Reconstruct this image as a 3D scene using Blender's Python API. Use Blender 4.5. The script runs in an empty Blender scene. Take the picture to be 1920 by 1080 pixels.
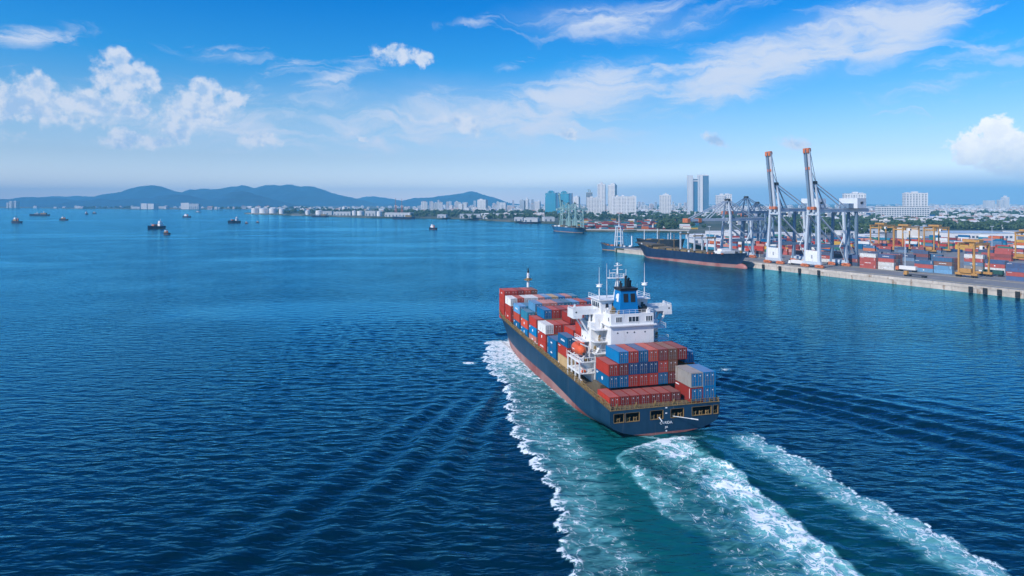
import bpy, bmesh, math, random
import numpy as np
from mathutils import Vector, Matrix
rnd = random.Random(7)
S = bpy.context.scene
COL = S.collection
R = math.radians

# ------------------------------------------------------------------ camera
F, H, HZ = 1200.0, 52.0, 379.0            # focal length in px (of 1920), drone height, horizon row
cd = bpy.data.cameras.new('camera'); cam = bpy.data.objects.new('camera', cd); COL.objects.link(cam)
cam.location = (0, 0, H); cam.rotation_euler = (R(90), 0, 0)
cd.sensor_width = 36; cd.lens = 36*F/1920; cd.shift_y = -(540-HZ)/1920
cd.clip_start = 1; cd.clip_end = 80000
S.camera = cam
def G(u, v, z=0.0):                        # photo pixel -> point on the level z
    Y = F*(H-z)/(v-HZ)
    return Vector(((u-960)/F*Y, Y, z))
def at(u, Y, z=0.0): return Vector(((u-960)/F*Y, Y, z))
def zat(v, Y): return H-(v-HZ)*Y/F

# ------------------------------------------------------------------ light
SUN_AZ, SUN_EL = R(230), R(39)
sdir = Vector((math.sin(SUN_AZ)*math.cos(SUN_EL), math.cos(SUN_AZ)*math.cos(SUN_EL), math.sin(SUN_EL)))
sl = bpy.data.lights.new('sun', 'SUN'); so = bpy.data.objects.new('sun', sl); COL.objects.link(so)
sl.energy = 4.6; sl.angle = R(0.53); sl.color = (1.0, 0.95, 0.88)
so.rotation_euler = (-sdir).to_track_quat('-Z', 'Y').to_euler(); so.location = (-300, -150, 400)

S.view_settings.view_transform = 'Standard'
try: S.view_settings.look = 'None'
except Exception: pass
S.view_settings.exposure = 0.0; S.view_settings.gamma = 1.0; S.view_settings.use_curve_mapping = False
S.render.engine = 'CYCLES'
cy = S.cycles
cy.use_denoising = True
cy.max_bounces = 3; cy.diffuse_bounces = 2; cy.glossy_bounces = 2; cy.transmission_bounces = 1; cy.volume_bounces = 0
cy.transparent_max_bounces = 6
cy.use_adaptive_sampling = True; cy.adaptive_threshold = 0.02
cy.sample_clamp_indirect = 4.0
cy.caustics_reflective = False; cy.caustics_refractive = False

# ------------------------------------------------------------------ node helper
class NB:
    def __init__(s, nt): s.nt = nt; s.L = nt.links
    def n(s, t, **kw):
        o = s.nt.nodes.new(t)
        for k, v in kw.items(): setattr(o, k, v)
        return o
    def put(s, sock, v):
        if hasattr(v, 'is_linked') or hasattr(v, 'links'): s.L.new(v, sock)
        elif v is not None: sock.default_value = v
    def m(s, op, a, b=None, c=None, clamp=False):
        o = s.n('ShaderNodeMath', operation=op); o.use_clamp = clamp
        s.put(o.inputs[0], a)
        if b is not None: s.put(o.inputs[1], b)
        if c is not None: s.put(o.inputs[2], c)
        return o.outputs[0]
    def vm(s, op, a, b=None, out=0):
        o = s.n('ShaderNodeVectorMath', operation=op)
        s.put(o.inputs[0], a)
        if b is not None: s.put(o.inputs[1], b)
        return o.outputs[out]
    def mix(s, f, a, b, blend='MIX'):
        o = s.n('ShaderNodeMix', data_type='RGBA', blend_type=blend)
        s.put(o.inputs[0], f); s.put(o.inputs[6], a); s.put(o.inputs[7], b)
        return o.outputs[2]
    def ss(s, v, a, b, lo=0.0, hi=1.0):    # smoothstep
        o = s.n('ShaderNodeMapRange', interpolation_type='SMOOTHSTEP')
        s.put(o.inputs[0], v); s.put(o.inputs[1], a); s.put(o.inputs[2], b); s.put(o.inputs[3], lo); s.put(o.inputs[4], hi)
        return o.outputs[0]
    def noise(s, vec, scale, detail=4, rough=0.55, dist=0.0, out=0):
        o = s.n('ShaderNodeTexNoise'); s.put(o.inputs['Vector'], vec)
        o.inputs['Scale'].default_value = scale; o.inputs['Detail'].default_value = detail
        o.inputs['Roughness'].default_value = rough; o.inputs['Distortion'].default_value = dist
        return o.outputs[out]
    def mapping(s, vec, scale=(1, 1, 1), rot=(0, 0, 0), loc=(0, 0, 0)):
        o = s.n('ShaderNodeMapping'); s.put(o.inputs[0], vec)
        o.inputs[1].default_value = loc; o.inputs[2].default_value = rot; o.inputs[3].default_value = scale
        return o.outputs[0]
    def xyz(s, x, y, z=0.0):
        o = s.n('ShaderNodeCombineXYZ'); s.put(o.inputs[0], x); s.put(o.inputs[1], y); s.put(o.inputs[2], z)
        return o.outputs[0]
    def sep(s, v):
        o = s.n('ShaderNodeSeparateXYZ'); s.put(o.inputs[0], v); return o.outputs

# ------------------------------------------------------------------ sky with clouds
W = bpy.data.worlds.new('World'); S.world = W; W.use_nodes = True
wt = W.node_tree; wt.nodes.clear(); nb = NB(wt)
wo = nb.n('ShaderNodeOutputWorld'); bg = nb.n('ShaderNodeBackground')
sky = nb.n('ShaderNodeTexSky'); sky.sky_type = 'NISHITA'; sky.sun_disc = False
sky.sun_elevation = SUN_EL; sky.sun_rotation = SUN_AZ
sky.altitude = 50; sky.air_density = 1.0; sky.dust_density = 0.3; sky.ozone_density = 3.0
geo = nb.n('ShaderNodeTexCoord').outputs['Generated']
dx, dy, dz = nb.sep(geo)
az = nb.m('ARCTAN2', dx, dy); el = nb.m('ARCSINE', dz)
ramp = nb.n('ShaderNodeValToRGB'); nb.put(ramp.inputs[0], nb.m('MULTIPLY', el, 1/R(90)))
SKYRAMP = [(0.0, (2.6, 2.2, 2.5)), (0.015, (1.95, 1.80, 2.1)), (0.042, (1.22, 1.26, 1.50)), (0.085, (0.70, 1.14, 1.43)), (0.13, (0.16, 1.00, 1.58)), (0.19, (0.003, 0.84, 1.64)), (0.35, (0.004, 0.84, 1.85)), (1.0, (0.02, 0.66, 1.5))]
cr = ramp.color_ramp
while len(cr.elements) < len(SKYRAMP): cr.elements.new(0.5)
for e, (p, c) in zip(cr.elements, SKYRAMP): e.position = p
for e, (p, c) in zip(cr.elements, SKYRAMP): e.color = (*c, 1)
base = nb.mix(1.0, sky.outputs[0], ramp.outputs[0], 'MULTIPLY')
# angular plane for clouds
P = nb.xyz(az, el, 0.0)
def blob(u, v, ru, rv, rot=0.0, co=None):
    a = math.atan((u-960)/F); e = math.atan((HZ-v)/F*math.cos(a))
    o = nb.n('ShaderNodeMapping', vector_type='TEXTURE'); nb.put(o.inputs[0], co)
    o.inputs[1].default_value = (a, e, 0); o.inputs[2].default_value = (0, 0, R(rot)); o.inputs[3].default_value = (ru/F, rv/F, 1)
    return nb.m('SUBTRACT', 1.0, nb.vm('LENGTH', o.outputs[0], out=1))
def field(lst, co, warp):
    r = None
    for b in lst:
        # (the tiny term only makes each blob wait for the one before, which keeps the shader's stack small)
        ck = co if r is None else nb.vm('ADD', co, nb.m('MULTIPLY', r, 1e-7))
        k = blob(*b[:5], co=ck)
        if len(b) > 5: k = nb.m('MULTIPLY', k, b[5])
        r = k if r is None else nb.m('MAXIMUM', r, k)
    return r
CUM = [(110, 222, 120, 20, 0, .5), (350, 222, 100, 26, 0, .5), (60, 190, 75, 42, 0), (10, 195, 45, 40, 0), (70, 160, 26, 24, 0), (165, 192, 60, 24, 0), (232, 150, 52, 50, 0), (222, 108, 26, 24, 0), (280, 150, 26, 26, 0),
       (375, 205, 72, 46, 12), (385, 170, 34, 26, 0), (440, 186, 24, 16, 0), (250, 205, 34, 16, 20),
       (270, 264, 82, 17, 2), (330, 250, 26, 22, 0), (235, 252, 30, 14, 0), (490, 262, 46, 20, 0),
       (745, 105, 58, 22, -6), (735, 92, 24, 16, 0), (795, 112, 22, 18, 0),
       (872, 232, 48, 22, -24), (865, 222, 26, 14, -20), (676, 257, 24, 9, 0, .75), (1068, 252, 32, 13, -20, .9), (1342, 264, 30, 15, -22, .95), (1490, 268, 40, 14, -8, .75),
       (-130, 210, 120, 60, 0), (-330, 150, 140, 60, 0), (2150, 280, 150, 60, 0)]
TOWER = [(1868, 252, 36, 32, 0), (1845, 276, 46, 28, 0), (1898, 268, 40, 30, 0), (1915, 296, 60, 34, 0), (1960, 300, 60, 46, 0), (1815, 292, 26, 14, 0)]
CIR = [(1480, 95, 360, 66, 13, 1.3), (1690, 62, 130, 52, 25, 1.25), (1380, 130, 170, 44, 10, 1.35), (1200, 30, 280, 40, 5, .95), (1400, 150, 160, 42, 28, 1.1), (1300, 185, 150, 16, 15, .8), (1080, 180, 260, 66, 12, 1.15), (930, 225, 420, 66, 4, 1.05),
       (640, 145, 95, 26, 20, .8), (455, 110, 180, 22, -3, .75), (880, 46, 70, 13, 8, .75), (50, 70, 95, 26, 14, 1.1), (955, 128, 60, 14, 18, .8), (1250, 128, 70, 14, -20, .8), (420, 225, 400, 60, 0, .62), (1880, 120, 190, 60, 10, .5)]
wv = nb.noise(geo, 9.0, 5, 0.6, out=1)
wv = nb.vm('SUBTRACT', wv, (0.5, 0.5, 0.5))
Pw = nb.vm('ADD', P, nb.vm('MULTIPLY', wv, (0.045, 0.028, 0)))
wv2 = nb.vm('SUBTRACT', nb.noise(geo, 34.0, 5, 0.62, out=1), (0.5, 0.5, 0.5))
Pc = nb.vm('ADD', P, nb.vm('MULTIPLY', wv2, (0.034, 0.026, 0)))
# cirrus: streaky
st = nb.mapping(nb.vm('ADD', P, nb.vm('MULTIPLY', wv, (0.10, 0.07, 0))), scale=(1, 4.6, 1), rot=(0, 0, R(-14)))
sn = nb.noise(st, 7.0, 9, 0.60, 1.2)
cf = field(CIR, Pw, None)
everywhere = nb.ss(el, R(18), R(34), -0.9, -0.38)
cf = nb.m('MAXIMUM', cf, everywhere)
cd_ = nb.m('ADD', cf, nb.m('MULTIPLY', nb.m('SUBTRACT', sn, 0.5), 3.0))
cirrus = nb.m('MULTIPLY', nb.ss(cd_, 0.05, 1.25), 0.86)
bank = nb.ss(blob(1780, 372, 900, 62, 0, P), 0.0, 0.8)
base = nb.mix(nb.m('MULTIPLY', bank, 0.85), base, (3.7, 5.2, 7.3, 1))
VEIL = [(1500, 92, 330, 70, 13), (1680, 60, 150, 60, 22), (1380, 135, 190, 60, 12), (1080, 190, 300, 80, 10), (880, 235, 620, 120, 0, .8), (380, 235, 380, 90, 0, .7), (1150, 40, 260, 46, -4, .7)]
vl = nb.m('MULTIPLY', nb.ss(field(VEIL, Pw, None), 0.0, 1.0), nb.ss(sn, 0.25, 0.75, 0.30, 0.72))
c0 = nb.mix(vl, base, (6.6, 7.6, 9.3, 1))
c1 = nb.mix(cirrus, c0, (6.9, 7.7, 9.3, 1))
# cumulus
def cumulus(lst, prev, white, grey, amt, hard, tall=False):
    f0 = field(lst, Pc, None)
    n1 = nb.noise(geo, 62.0, 8, 0.60)
    d = nb.m('ADD', f0, nb.m('MULTIPLY', nb.m('SUBTRACT', n1, 0.5), 1.3))
    alpha = nb.m('MULTIPLY', nb.ss(d, 0.06, hard), amt)
    # billows thicker a little towards the sun shade this side; so does a thick core
    n2 = nb.noise(nb.vm('ADD', geo, (-0.012, 0.0, 0.016)), 62.0, 5, 0.58)
    dd = nb.m('ADD', nb.m('MULTIPLY', nb.m('SUBTRACT', n2, n1), 1.7), nb.m('MULTIPLY', nb.m('SUBTRACT', f0, 0.45), 0.35))
    sh = nb.ss(dd, -0.20, 0.42)
    if tall:                                # a big tower: sunlit crown, grey base, billows in between
        n3 = nb.noise(geo, 26.0, 5, 0.55)
        hgt = nb.m('ADD', el, nb.m('MULTIPLY', nb.m('SUBTRACT', n3, 0.5), 0.05))
        sh = nb.m('ADD', nb.m('MULTIPLY', nb.ss(hgt, 0.076, 0.026), 0.62), nb.m('MULTIPLY', sh, 0.22), clamp=True)
    colr = nb.mix(sh, white, grey)
    return nb.mix(alpha, prev, colr)
c2 = cumulus(CUM, c1, (7.6, 8.2, 9.4, 1), (4.3, 6.1, 8.8, 1), 0.90, 0.58)
c3 = cumulus(TOWER, c2, (11.5, 11.4, 11.2, 1), (5.8, 7.0, 8.8, 1), 0.97, 0.34, True)
SKYS = 0.10
nb.L.new(c3, bg.inputs[0]); bg.inputs[1].default_value = SKYS
nb.L.new(bg.outputs[0], wo.inputs[0])
W.cycles.sampling_method = 'MANUAL'; W.cycles.sample_map_resolution = 512

# ------------------------------------------------------------------ materials
MATS = {}
def mat(name, col, rough=0.6, var=0.18, scale=1.5, metal=0.0, spec=0.5, stain=None, stain_amt=0.0, objcol=False, vstretch=1.0, bump=0.0):
    if name in MATS: return MATS[name]
    M = bpy.data.materials.new(name); M.use_nodes = True; MATS[name] = M
    nt = M.node_tree; b = NB(nt); p = nt.nodes['Principled BSDF']
    tc = nt.nodes.new('ShaderNodeTexCoord').outputs['Object']
    oi = nt.nodes.new('ShaderNodeObjectInfo')
    vec = b.vm('ADD', tc, b.vm('MULTIPLY', b.xyz(oi.outputs['Random'], oi.outputs['Random'], oi.outputs['Random']), (37.0, 19.0, 11.0)))
    vec = b.mapping(vec, scale=(1, 1, 1.0/vstretch))
    n = b.noise(vec, scale, 5, 0.6)
    src = oi.outputs['Color'] if objcol else (*col, 1)
    if objcol and col != (1, 1, 1): src = b.mix(0.26, src, (*col, 1))
    k = b.m('ADD', 1.0, b.m('MULTIPLY', b.m('SUBTRACT', n, 0.5), 2*var*1.6))
    kr = b.m('ADD', b.m('MULTIPLY', b.m('SUBTRACT', oi.outputs['Random'], 0.5), var*0.8), k)
    c = b.mix(1.0, src, b.xyz(kr, kr, kr), 'MULTIPLY')
    if stain:
        n2 = b.noise(b.mapping(vec, scale=(1, 1, .3)), scale*1.7, 6, 0.65)
        c = b.mix(b.m('MULTIPLY', b.ss(n2, 0.54, 0.70), stain_amt), c, (*stain, 1))
    b.L.new(c, p.inputs['Base Color'])
    p.inputs['Roughness'].default_value = rough; p.inputs['Metallic'].default_value = metal
    p.inputs['Specular IOR Level'].default_value = spec
    if bump:
        bp = b.n('ShaderNodeBump'); bp.inputs['Strength'].default_value = 0.5; bp.inputs['Distance'].default_value = bump
        b.L.new(n, bp.inputs['Height']); b.L.new(bp.outputs[0], p.inputs['Normal'])
    return M
RUST = (0.16, 0.055, 0.02)
m_white = mat('white_paint', (0.80, 0.80, 0.79), 0.45, 0.05, 0.6, stain=(0.42, 0.31, 0.22), stain_amt=0.38)
m_tan = mat('ochre_steel', (0.25, 0.165, 0.065), 0.7, 0.35, 1.2, stain=RUST, stain_amt=0.5)
m_dark = mat('dark_steel', (0.03, 0.032, 0.035), 0.6, 0.3, 1.0)
m_black = mat('black_paint', (0.012, 0.012, 0.014), 0.5, 0.2, 1.0)
m_glass = mat('window_glass', (0.035, 0.045, 0.06), 0.15, 0.1, 2.0, spec=0.8)
m_deck = mat('deck_paint', (0.11, 0.085, 0.05), 0.8, 0.4, 0.7, stain=RUST, stain_amt=0.6)
m_funnel = mat('funnel_blue', (0.0, 0.17, 0.43), 0.5, 0.1, 0.5, spec=0.25)
m_orange = mat('lifeboat_orange', (0.66, 0.10, 0.025), 0.4, 0.08, 1.0)
m_cont = mat('container_paint', (1, 1, 1), 0.6, 0.13, 0.5, spec=0.2, objcol=True, stain=RUST, stain_amt=0.5)
m_roof = mat('container_roof', (0.40, 0.27, 0.23), 0.65, 0.14, 0.35, objcol=True, stain=(0.20, 0.11, 0.08), stain_amt=0.5)
m_door = mat('container_door', (1, 1, 1), 0.6, spec=0.2, var=0.22, scale=0.9, objcol=True, stain=RUST, stain_amt=0.4)
m_bar = mat('galvanised_bar', (0.22, 0.22, 0.22), 0.45, 0.2, 2.0, metal=0.3)
m_mark = mat('white_marking', (0.8, 0.8, 0.8), 0.6, 0.08, 3.0)
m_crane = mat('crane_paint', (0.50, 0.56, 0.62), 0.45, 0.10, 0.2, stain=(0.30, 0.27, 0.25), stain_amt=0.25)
m_crane_d = mat('crane_shadow_blue', (0.16, 0.24, 0.33), 0.5, 0.15, 0.2)  # dark crane steel; also carries painted shade on rear legs and booms
m_cor = mat('signal_orange', (0.58, 0.17, 0.07), 0.55, 0.2, 0.5, stain=RUST, stain_amt=0.3)
m_green = mat('pale_green_paint', (0.33, 0.50, 0.46), 0.5, 0.12, 0.2)
m_rtg = mat('yellow_paint', (0.50, 0.26, 0.07), 0.5, 0.16, 0.4, stain=RUST, stain_amt=0.3)
m_conc = mat('concrete', (0.54, 0.48, 0.41), 0.85, 0.28, 0.25, stain=(0.22, 0.125, 0.055), stain_amt=0.8, bump=0.05)
m_rubber = mat('rubber', (0.015, 0.016, 0.018), 0.8, 0.3, 1.0)
m_bldw = mat('white_render', (0.74, 0.72, 0.70), 0.7, 0.06, 0.08)
m_bldc = mat('tinted_render', (1, 1, 1), 0.7, 0.10, 0.06, objcol=True)
m_win = mat('far_window', (0.09, 0.135, 0.19), 0.25, 0.15, 0.2, spec=0.7)
m_teal = mat('teal_glass', (0.03, 0.28, 0.40), 0.25, 0.12, 0.05, spec=0.7)
m_bglass = mat('blue_glass', (0.05, 0.17, 0.30), 0.25, 0.12, 0.05, spec=0.7)
m_shed = mat('shed_cladding', (0.52, 0.53, 0.54), 0.7, 0.12, 0.05)
m_roofg = mat('roof_grey', (0.33, 0.36, 0.40), 0.7, 0.12, 0.05)
m_leaf = None

# ------------------------------------------------------------------ mesh builder
class MB:
    def __init__(s): s.v = []; s.f = []; s.mi = []; s.cur = 0
    def add(s, verts, faces):
        k = len(s.v); s.v.extend(verts)
        for f in faces: s.f.append(tuple(i+k for i in f)); s.mi.append(s.cur)
        return s
    def hexa(s, p):        # 8 points: bottom ring 0-3 ccw, top ring 4-7
        return s.add(p, [(3, 2, 1, 0), (4, 5, 6, 7), (0, 1, 5, 4), (1, 2, 6, 5), (2, 3, 7, 6), (3, 0, 4, 7)])
    def box(s, x0, x1, y0, y1, z0, z1):
        return s.hexa([(x0, y0, z0), (x1, y0, z0), (x1, y1, z0), (x0, y1, z0), (x0, y0, z1), (x1, y0, z1), (x1, y1, z1), (x0, y1, z1)])
    def taper(s, b, t, z0, z1):    # b,t = (x0,x1,y0,y1)
        return s.hexa([(b[0], b[2], z0), (b[1], b[2], z0), (b[1], b[3], z0), (b[0], b[3], z0), (t[0], t[2], z1), (t[1], t[2], z1), (t[1], t[3], z1), (t[0], t[3], z1)])
    def bar(s, p0, p1, w=0.1, h=None, w1=None, h1=None):
        h = w if h is None else h; w1 = w if w1 is None else w1; h1 = h if h1 is None else h1
        p0 = Vector(p0); p1 = Vector(p1); d = (p1-p0)
        if d.length < 1e-6: return s
        d.normalize(); up = Vector((0, 0, 1)) if abs(d.z) < 0.95 else Vector((0, 1, 0))
        a = d.cross(up).normalized(); b = a.cross(d).normalized()
        def ring(p, w, h): return [tuple(p-a*w/2-b*h/2), tuple(p+a*w/2-b*h/2), tuple(p+a*w/2+b*h/2), tuple(p-a*w/2+b*h/2)]
        return s.add(ring(p0, w, h)+ring(p1, w1, h1), [(0, 1, 2, 3), (7, 6, 5, 4), (0, 4, 5, 1), (1, 5, 6, 2), (2, 6, 7, 3), (3, 7, 4, 0)])
    def tube(s, p0, p1, r0, r1=None, n=8):
        r1 = r0 if r1 is None else r1
        p0 = Vector(p0); p1 = Vector(p1); d = (p1-p0).normalized()
        up = Vector((0, 0, 1)) if abs(d.z) < 0.95 else Vector((1, 0, 0))
        a = d.cross(up).normalized(); b = d.cross(a)
        v = []
        for p, r in ((p0, r0), (p1, r1)):
            for i in range(n):
                t = 2*math.pi*i/n; v.append(tuple(p+a*math.cos(t)*r+b*math.sin(t)*r))
        f = [(i, (i+1) % n, n+(i+1) % n, n+i) for i in range(n)]+[tuple(range(n-1, -1, -1)), tuple(range(n, 2*n))]
        return s.add(v, f)
    def build(s, name, mats, parent=None, smooth=False):
        me = s.mesh(name, mats, smooth)
        return link(name, me, parent)
    def mesh(s, name, mats, smooth=False):
        me = bpy.data.meshes.new(name); me.from_pydata([tuple(q) for q in s.v], [], s.f)
        for m in (mats if isinstance(mats, (list, tuple)) else [mats]): me.materials.append(m)
        if any(s.mi): me.polygons.foreach_set('material_index', s.mi)
        if smooth: me.polygons.foreach_set('use_smooth', [True]*len(me.polygons))
        me.update(); return me
def link(name, me, parent=None):
    o = bpy.data.objects.new(name, me); COL.objects.link(o)
    if parent is not None: o.parent = parent
    return o
def tag(o, label, cat, group=None):
    o['label'] = label; o['category'] = cat
    if group: o['group'] = group
    return o
def thing(name, label, cat, loc=(0, 0, 0), rz=0.0, group=None):
    o = bpy.data.objects.new(name, None); COL.objects.link(o); o.empty_display_size = 1
    o.location = loc; o.rotation_euler = (0, 0, rz)
    return tag(o, label, cat, group)
def struct(o): o['kind'] = 'structure'; return o
def stuff(o): o['kind'] = 'stuff'; return o
def copy_tree(o, parent=None):
    c = o.copy(); COL.objects.link(c)
    if parent is not None: c.parent = parent
    for ch in o.children: copy_tree(ch, c)
    return c
ORD = ['first', 'second', 'third', 'fourth', 'fifth', 'sixth', 'seventh', 'eighth', 'ninth', 'tenth', 'eleventh', 'twelfth', 'thirteenth', 'fourteenth', 'fifteenth', 'sixteenth']
def text_obj(name, body, size, m, parent, loc, rot, depth=0.02):
    cu = bpy.data.curves.new(name, 'FONT'); cu.body = body; cu.size = size; cu.align_x = 'CENTER'; cu.extrude = depth; cu.resolution_u = 2
    t = bpy.data.objects.new(name, cu); COL.objects.link(t)
    me = bpy.data.meshes.new_from_object(t.evaluated_get(bpy.context.evaluated_depsgraph_get()))
    bpy.data.objects.remove(t); me.name = name; me.materials.clear(); me.materials.append(m)
    o = link(name, me, parent); o.location = loc; o.rotation_euler = rot
    return o
# ------------------------------------------------------------------ ship frame
TH = R(15.0)
fwd = Vector((-math.sin(TH), math.cos(TH), 0)); rgt = Vector((math.cos(TH), math.sin(TH), 0))
STERN = Vector((34.6, 143.6, 0))
def SW(xs, ys, z=0.0): return STERN+rgt*xs+fwd*ys+Vector((0, 0, z))

# ------------------------------------------------------------------ numpy noise
def _hash(ix, iy, seed):
    h = (ix.astype(np.int64)*374761393+iy.astype(np.int64)*668265263+seed*1442695041) & 0x7fffffff
    h = ((h ^ (h >> 13))*1274126177) & 0x7fffffff
    return ((h ^ (h >> 16)) & 0xffff)/65535.0
def vnoise(x, y, seed=0):
    ix = np.floor(x); iy = np.floor(y); fx = x-ix; fy = y-iy
    fx = fx*fx*(3-2*fx); fy = fy*fy*(3-2*fy)
    a = _hash(ix, iy, seed); b = _hash(ix+1, iy, seed); c = _hash(ix, iy+1, seed); d = _hash(ix+1, iy+1, seed)
    return (a*(1-fx)+b*fx)*(1-fy)+(c*(1-fx)+d*fx)*fy
def fbm(x, y, oct=4, seed=0, gain=0.5):
    r = 0; a = 1.0; t = 0
    for k in range(oct):
        r = r+a*vnoise(x*2**k+17.3*k, y*2**k-9.1*k, seed+k); t += a; a *= gain
    return r/t
def sstep(x, a, b):
    t = np.clip((x-a)/(b-a), 0, 1); return t*t*(3-2*t)

# ------------------------------------------------------------------ the sea
def axis(lo, hi, d, end_lo, end_hi, g):
    a = list(np.arange(lo, hi+1e-6, d))
    x, s = a[0], d
    left = []
    while x > end_lo: s *= g; x -= s; left.append(x)
    x, s = a[-1], d
    right = []
    while x < end_hi: s *= g; x += s; right.append(x)
    return np.array(left[::-1]+a+right)
BOX = 14000.0
ax = axis(-70, 96, 0.55, -BOX+50, BOX-50, 1.032)
ay = axis(72, 268, 0.58, -600, BOX-50, 1.034)
gx, gy = np.meshgrid(ax, ay)
sx_, sy_ = np.meshgrid(np.gradient(ax), np.gradient(ay))
cell = np.maximum(sx_, sy_)
z = np.zeros_like(gx)
rs = np.random.RandomState(3)
for k in range(46):                                  # wind chop from ahead-left
    lam = 1.9*1.026**k
    th = R(80)+rs.normal(0, 0.42); ph = rs.uniform(0, 6.28)
    kx, ky = 2*math.pi/lam*math.cos(th), 2*math.pi/lam*math.sin(th)
    amp = 0.0065*lam**0.45
    fade = np.clip((lam/cell-2.5)/3, 0, 1)
    z += amp*fade*np.sin(kx*gx+ky*gy+ph+2.0*(vnoise(gx/60+k, gy/60, k)-.5))
# ship coordinates
ux = gx-STERN.x; uy = gy-STERN.y
xs = ux*rgt.x+uy*rgt.y; ys = ux*fwd.x+uy*fwd.y
# diverging bow waves: crests radiate from the bow on both sides
rr = np.hypot(xs, ys-112); ang = np.degrees(np.arctan2(np.abs(xs), -(ys-112)))
side = np.sign(xs)
warp = (fbm(gx/26, gy/26, 3, 40)-.5)*2.6
ph = (ang+warp*0.8+6.0/np.maximum(rr, 12)*10)/4.0
env = sstep(ang, 18, 21.5)*(1-sstep(ang, 28, 41))*sstep(rr, 40, 80)*(1-sstep(rr, 190, 420))*(.35+1.1*sstep(fbm(gx/70, gy/70, 2, 77), .35, .65))
z += 0.25*env*np.cos(2*math.pi*ph)*np.clip((6/cell-2)/3, 0, 1)
# bow wave hump, hull side trough, stern hump
outer_p = -(20.2+0.122*(100-ys)+1.5*np.sin(ys/9.0))
w1 = np.exp(-((xs-outer_p-1.5)/2.6)**2)*sstep(ys, -80, -20)*(1-sstep(ys, 96, 104))
z += 0.38*w1*(0.7+0.6*fbm(gx/5, gy/5, 3, 5))
dS = np.hypot(xs+5, (ys+16)*0.62)
z += 0.85*np.exp(-((dS-9.5)/2.8)**2)*(1-sstep(ys, -9, -3))*sstep(ys, -40, -18)
wake = (1-sstep(np.abs(xs+4), 7, 12))*(1-sstep(ys, -14, -6))*sstep(ys, -220, -60)
z += 0.42*wake*(fbm(gx/2.2, gy/2.2, 4, 8)-.45)*1.6
rib = (1-sstep(np.abs(xs+3), 4, 11))*(1-sstep(ys, -13, -5))
z += 0.22*rib*np.sin(2*math.pi*(ys*0.8+np.abs(xs+2)*0.9+2*fbm(gx/6, gy/6, 2, 4))/5.2)
inside = (np.abs(xs) < 12) & (ys > 1) & (ys < 116)
z = np.where(inside, -0.4, z)
# ---- foam density and aerated (turquoise) water, in ship coordinates
N1 = fbm(xs/7, ys/11, 4, 21); N2 = fbm(xs/2.6, ys/3.4, 4, 31); N3 = fbm(xs/16, ys/26, 3, 51)
hull_half = np.interp(ys, [-5, 0, 20, 60, 88, 106, 114, 118.5], [0, 6, 13.2, 14, 12, 8.4, 4.5, 0])
edge = outer_p+1.6+(N1-.5)*5.0+(N2-.5)*1.6-2.6*np.abs(np.sin(math.pi*ys/8.2+3.0*N3))**.7*(0.5+N1)               # ragged outer edge of the port band
dist = xs-edge                                        # metres inside the edge
age = np.clip((104-ys)/150, 0, 1.4)
crest = np.exp(-np.clip(dist, 0, None)/(1.9-0.5*np.clip(age, 0, 1)))*(dist > -0.15)
body = sstep(dist, -.1, .4)*(1-sstep(dist, 5.5+5.0*(1-age), 17+2*(1-age)))
band_on = (1-sstep(ys, 101, 107))*sstep(ys, -330, -60)*(xs < 0)
bow_boost = sstep(ys, 30, 95)
port = band_on*np.maximum(crest*(1.0-0.10*age), body*(0.31+0.44*bow_boost)*(0.50+1.0*N1*(0.65+.35*bow_boost)))
port_t = band_on*sstep(dist, .5, 3.5)*(1-sstep(xs, -3, 5))
hullline = np.exp(-np.clip(-xs-hull_half, 0, None)/0.8)*(xs < 0)*(-xs > hull_half-2.0)*(ys > -3)*(ys < 112)*(0.30+0.6*sstep(ys, 40, 100)+.35*N2)
# propeller wash
cx = -3.4-0.02*np.clip(-ys, 0, 200)
wx = xs-cx
edgeR = 7.4-0.045*np.clip(-ys-10, 0, 90)+(N1-.5)*3+(N2-.5)*2.2
edgeL = -14.0-0.02*np.clip(-ys, 0, 200)+(N1-.5)*5+(N2-.5)*3
front = -1.6-0.026*(xs-1)**2+ (N2-.5)*1.6
on = (1-sstep(ys, front-1.2, front+.2))*sstep(ys, -500, -120)
core = np.exp(-((wx-1.5)/(3.6+0.02*np.clip(-ys, 0, 120)))**2)
lft = sstep(wx, edgeL, edgeL+3)*(1-sstep(wx, edgeR-1.0, edgeR))
rim = np.exp(-np.abs(wx-edgeR+.8)/1.0)*sstep(-ys, 12, 20)
arc = np.exp(-np.abs(ys-front+.9)/1.1)*(np.abs(xs+4) < 14)*(1-sstep(np.abs(xs+4), 9, 14))
lrim = np.exp(-np.abs(wx-edgeL-.8)/0.9)*(1-sstep(-ys, 24, 46))*sstep(-ys, 6, 10)
s_rib = ys*.95+.55*np.abs(wx-2)**1.15
streak = .5*sstep(fbm(s_rib/2.4+3, wx/8.5, 4, 63), .34, .68)+.5*sstep(fbm(wx/1.6+ys*.12, ys/7.5-wx*.45, 4, 64), .36, .66)
wash = on*np.clip(lft*(0.14+0.54*core*(0.15+1.0*streak)+0.20*(N1-.4))+0.34*rim*lft*(.4+N2)+0.44*arc+0.40*lrim, 0, .9)
wash_t = on*lft*(0.55+0.45*core)
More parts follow.
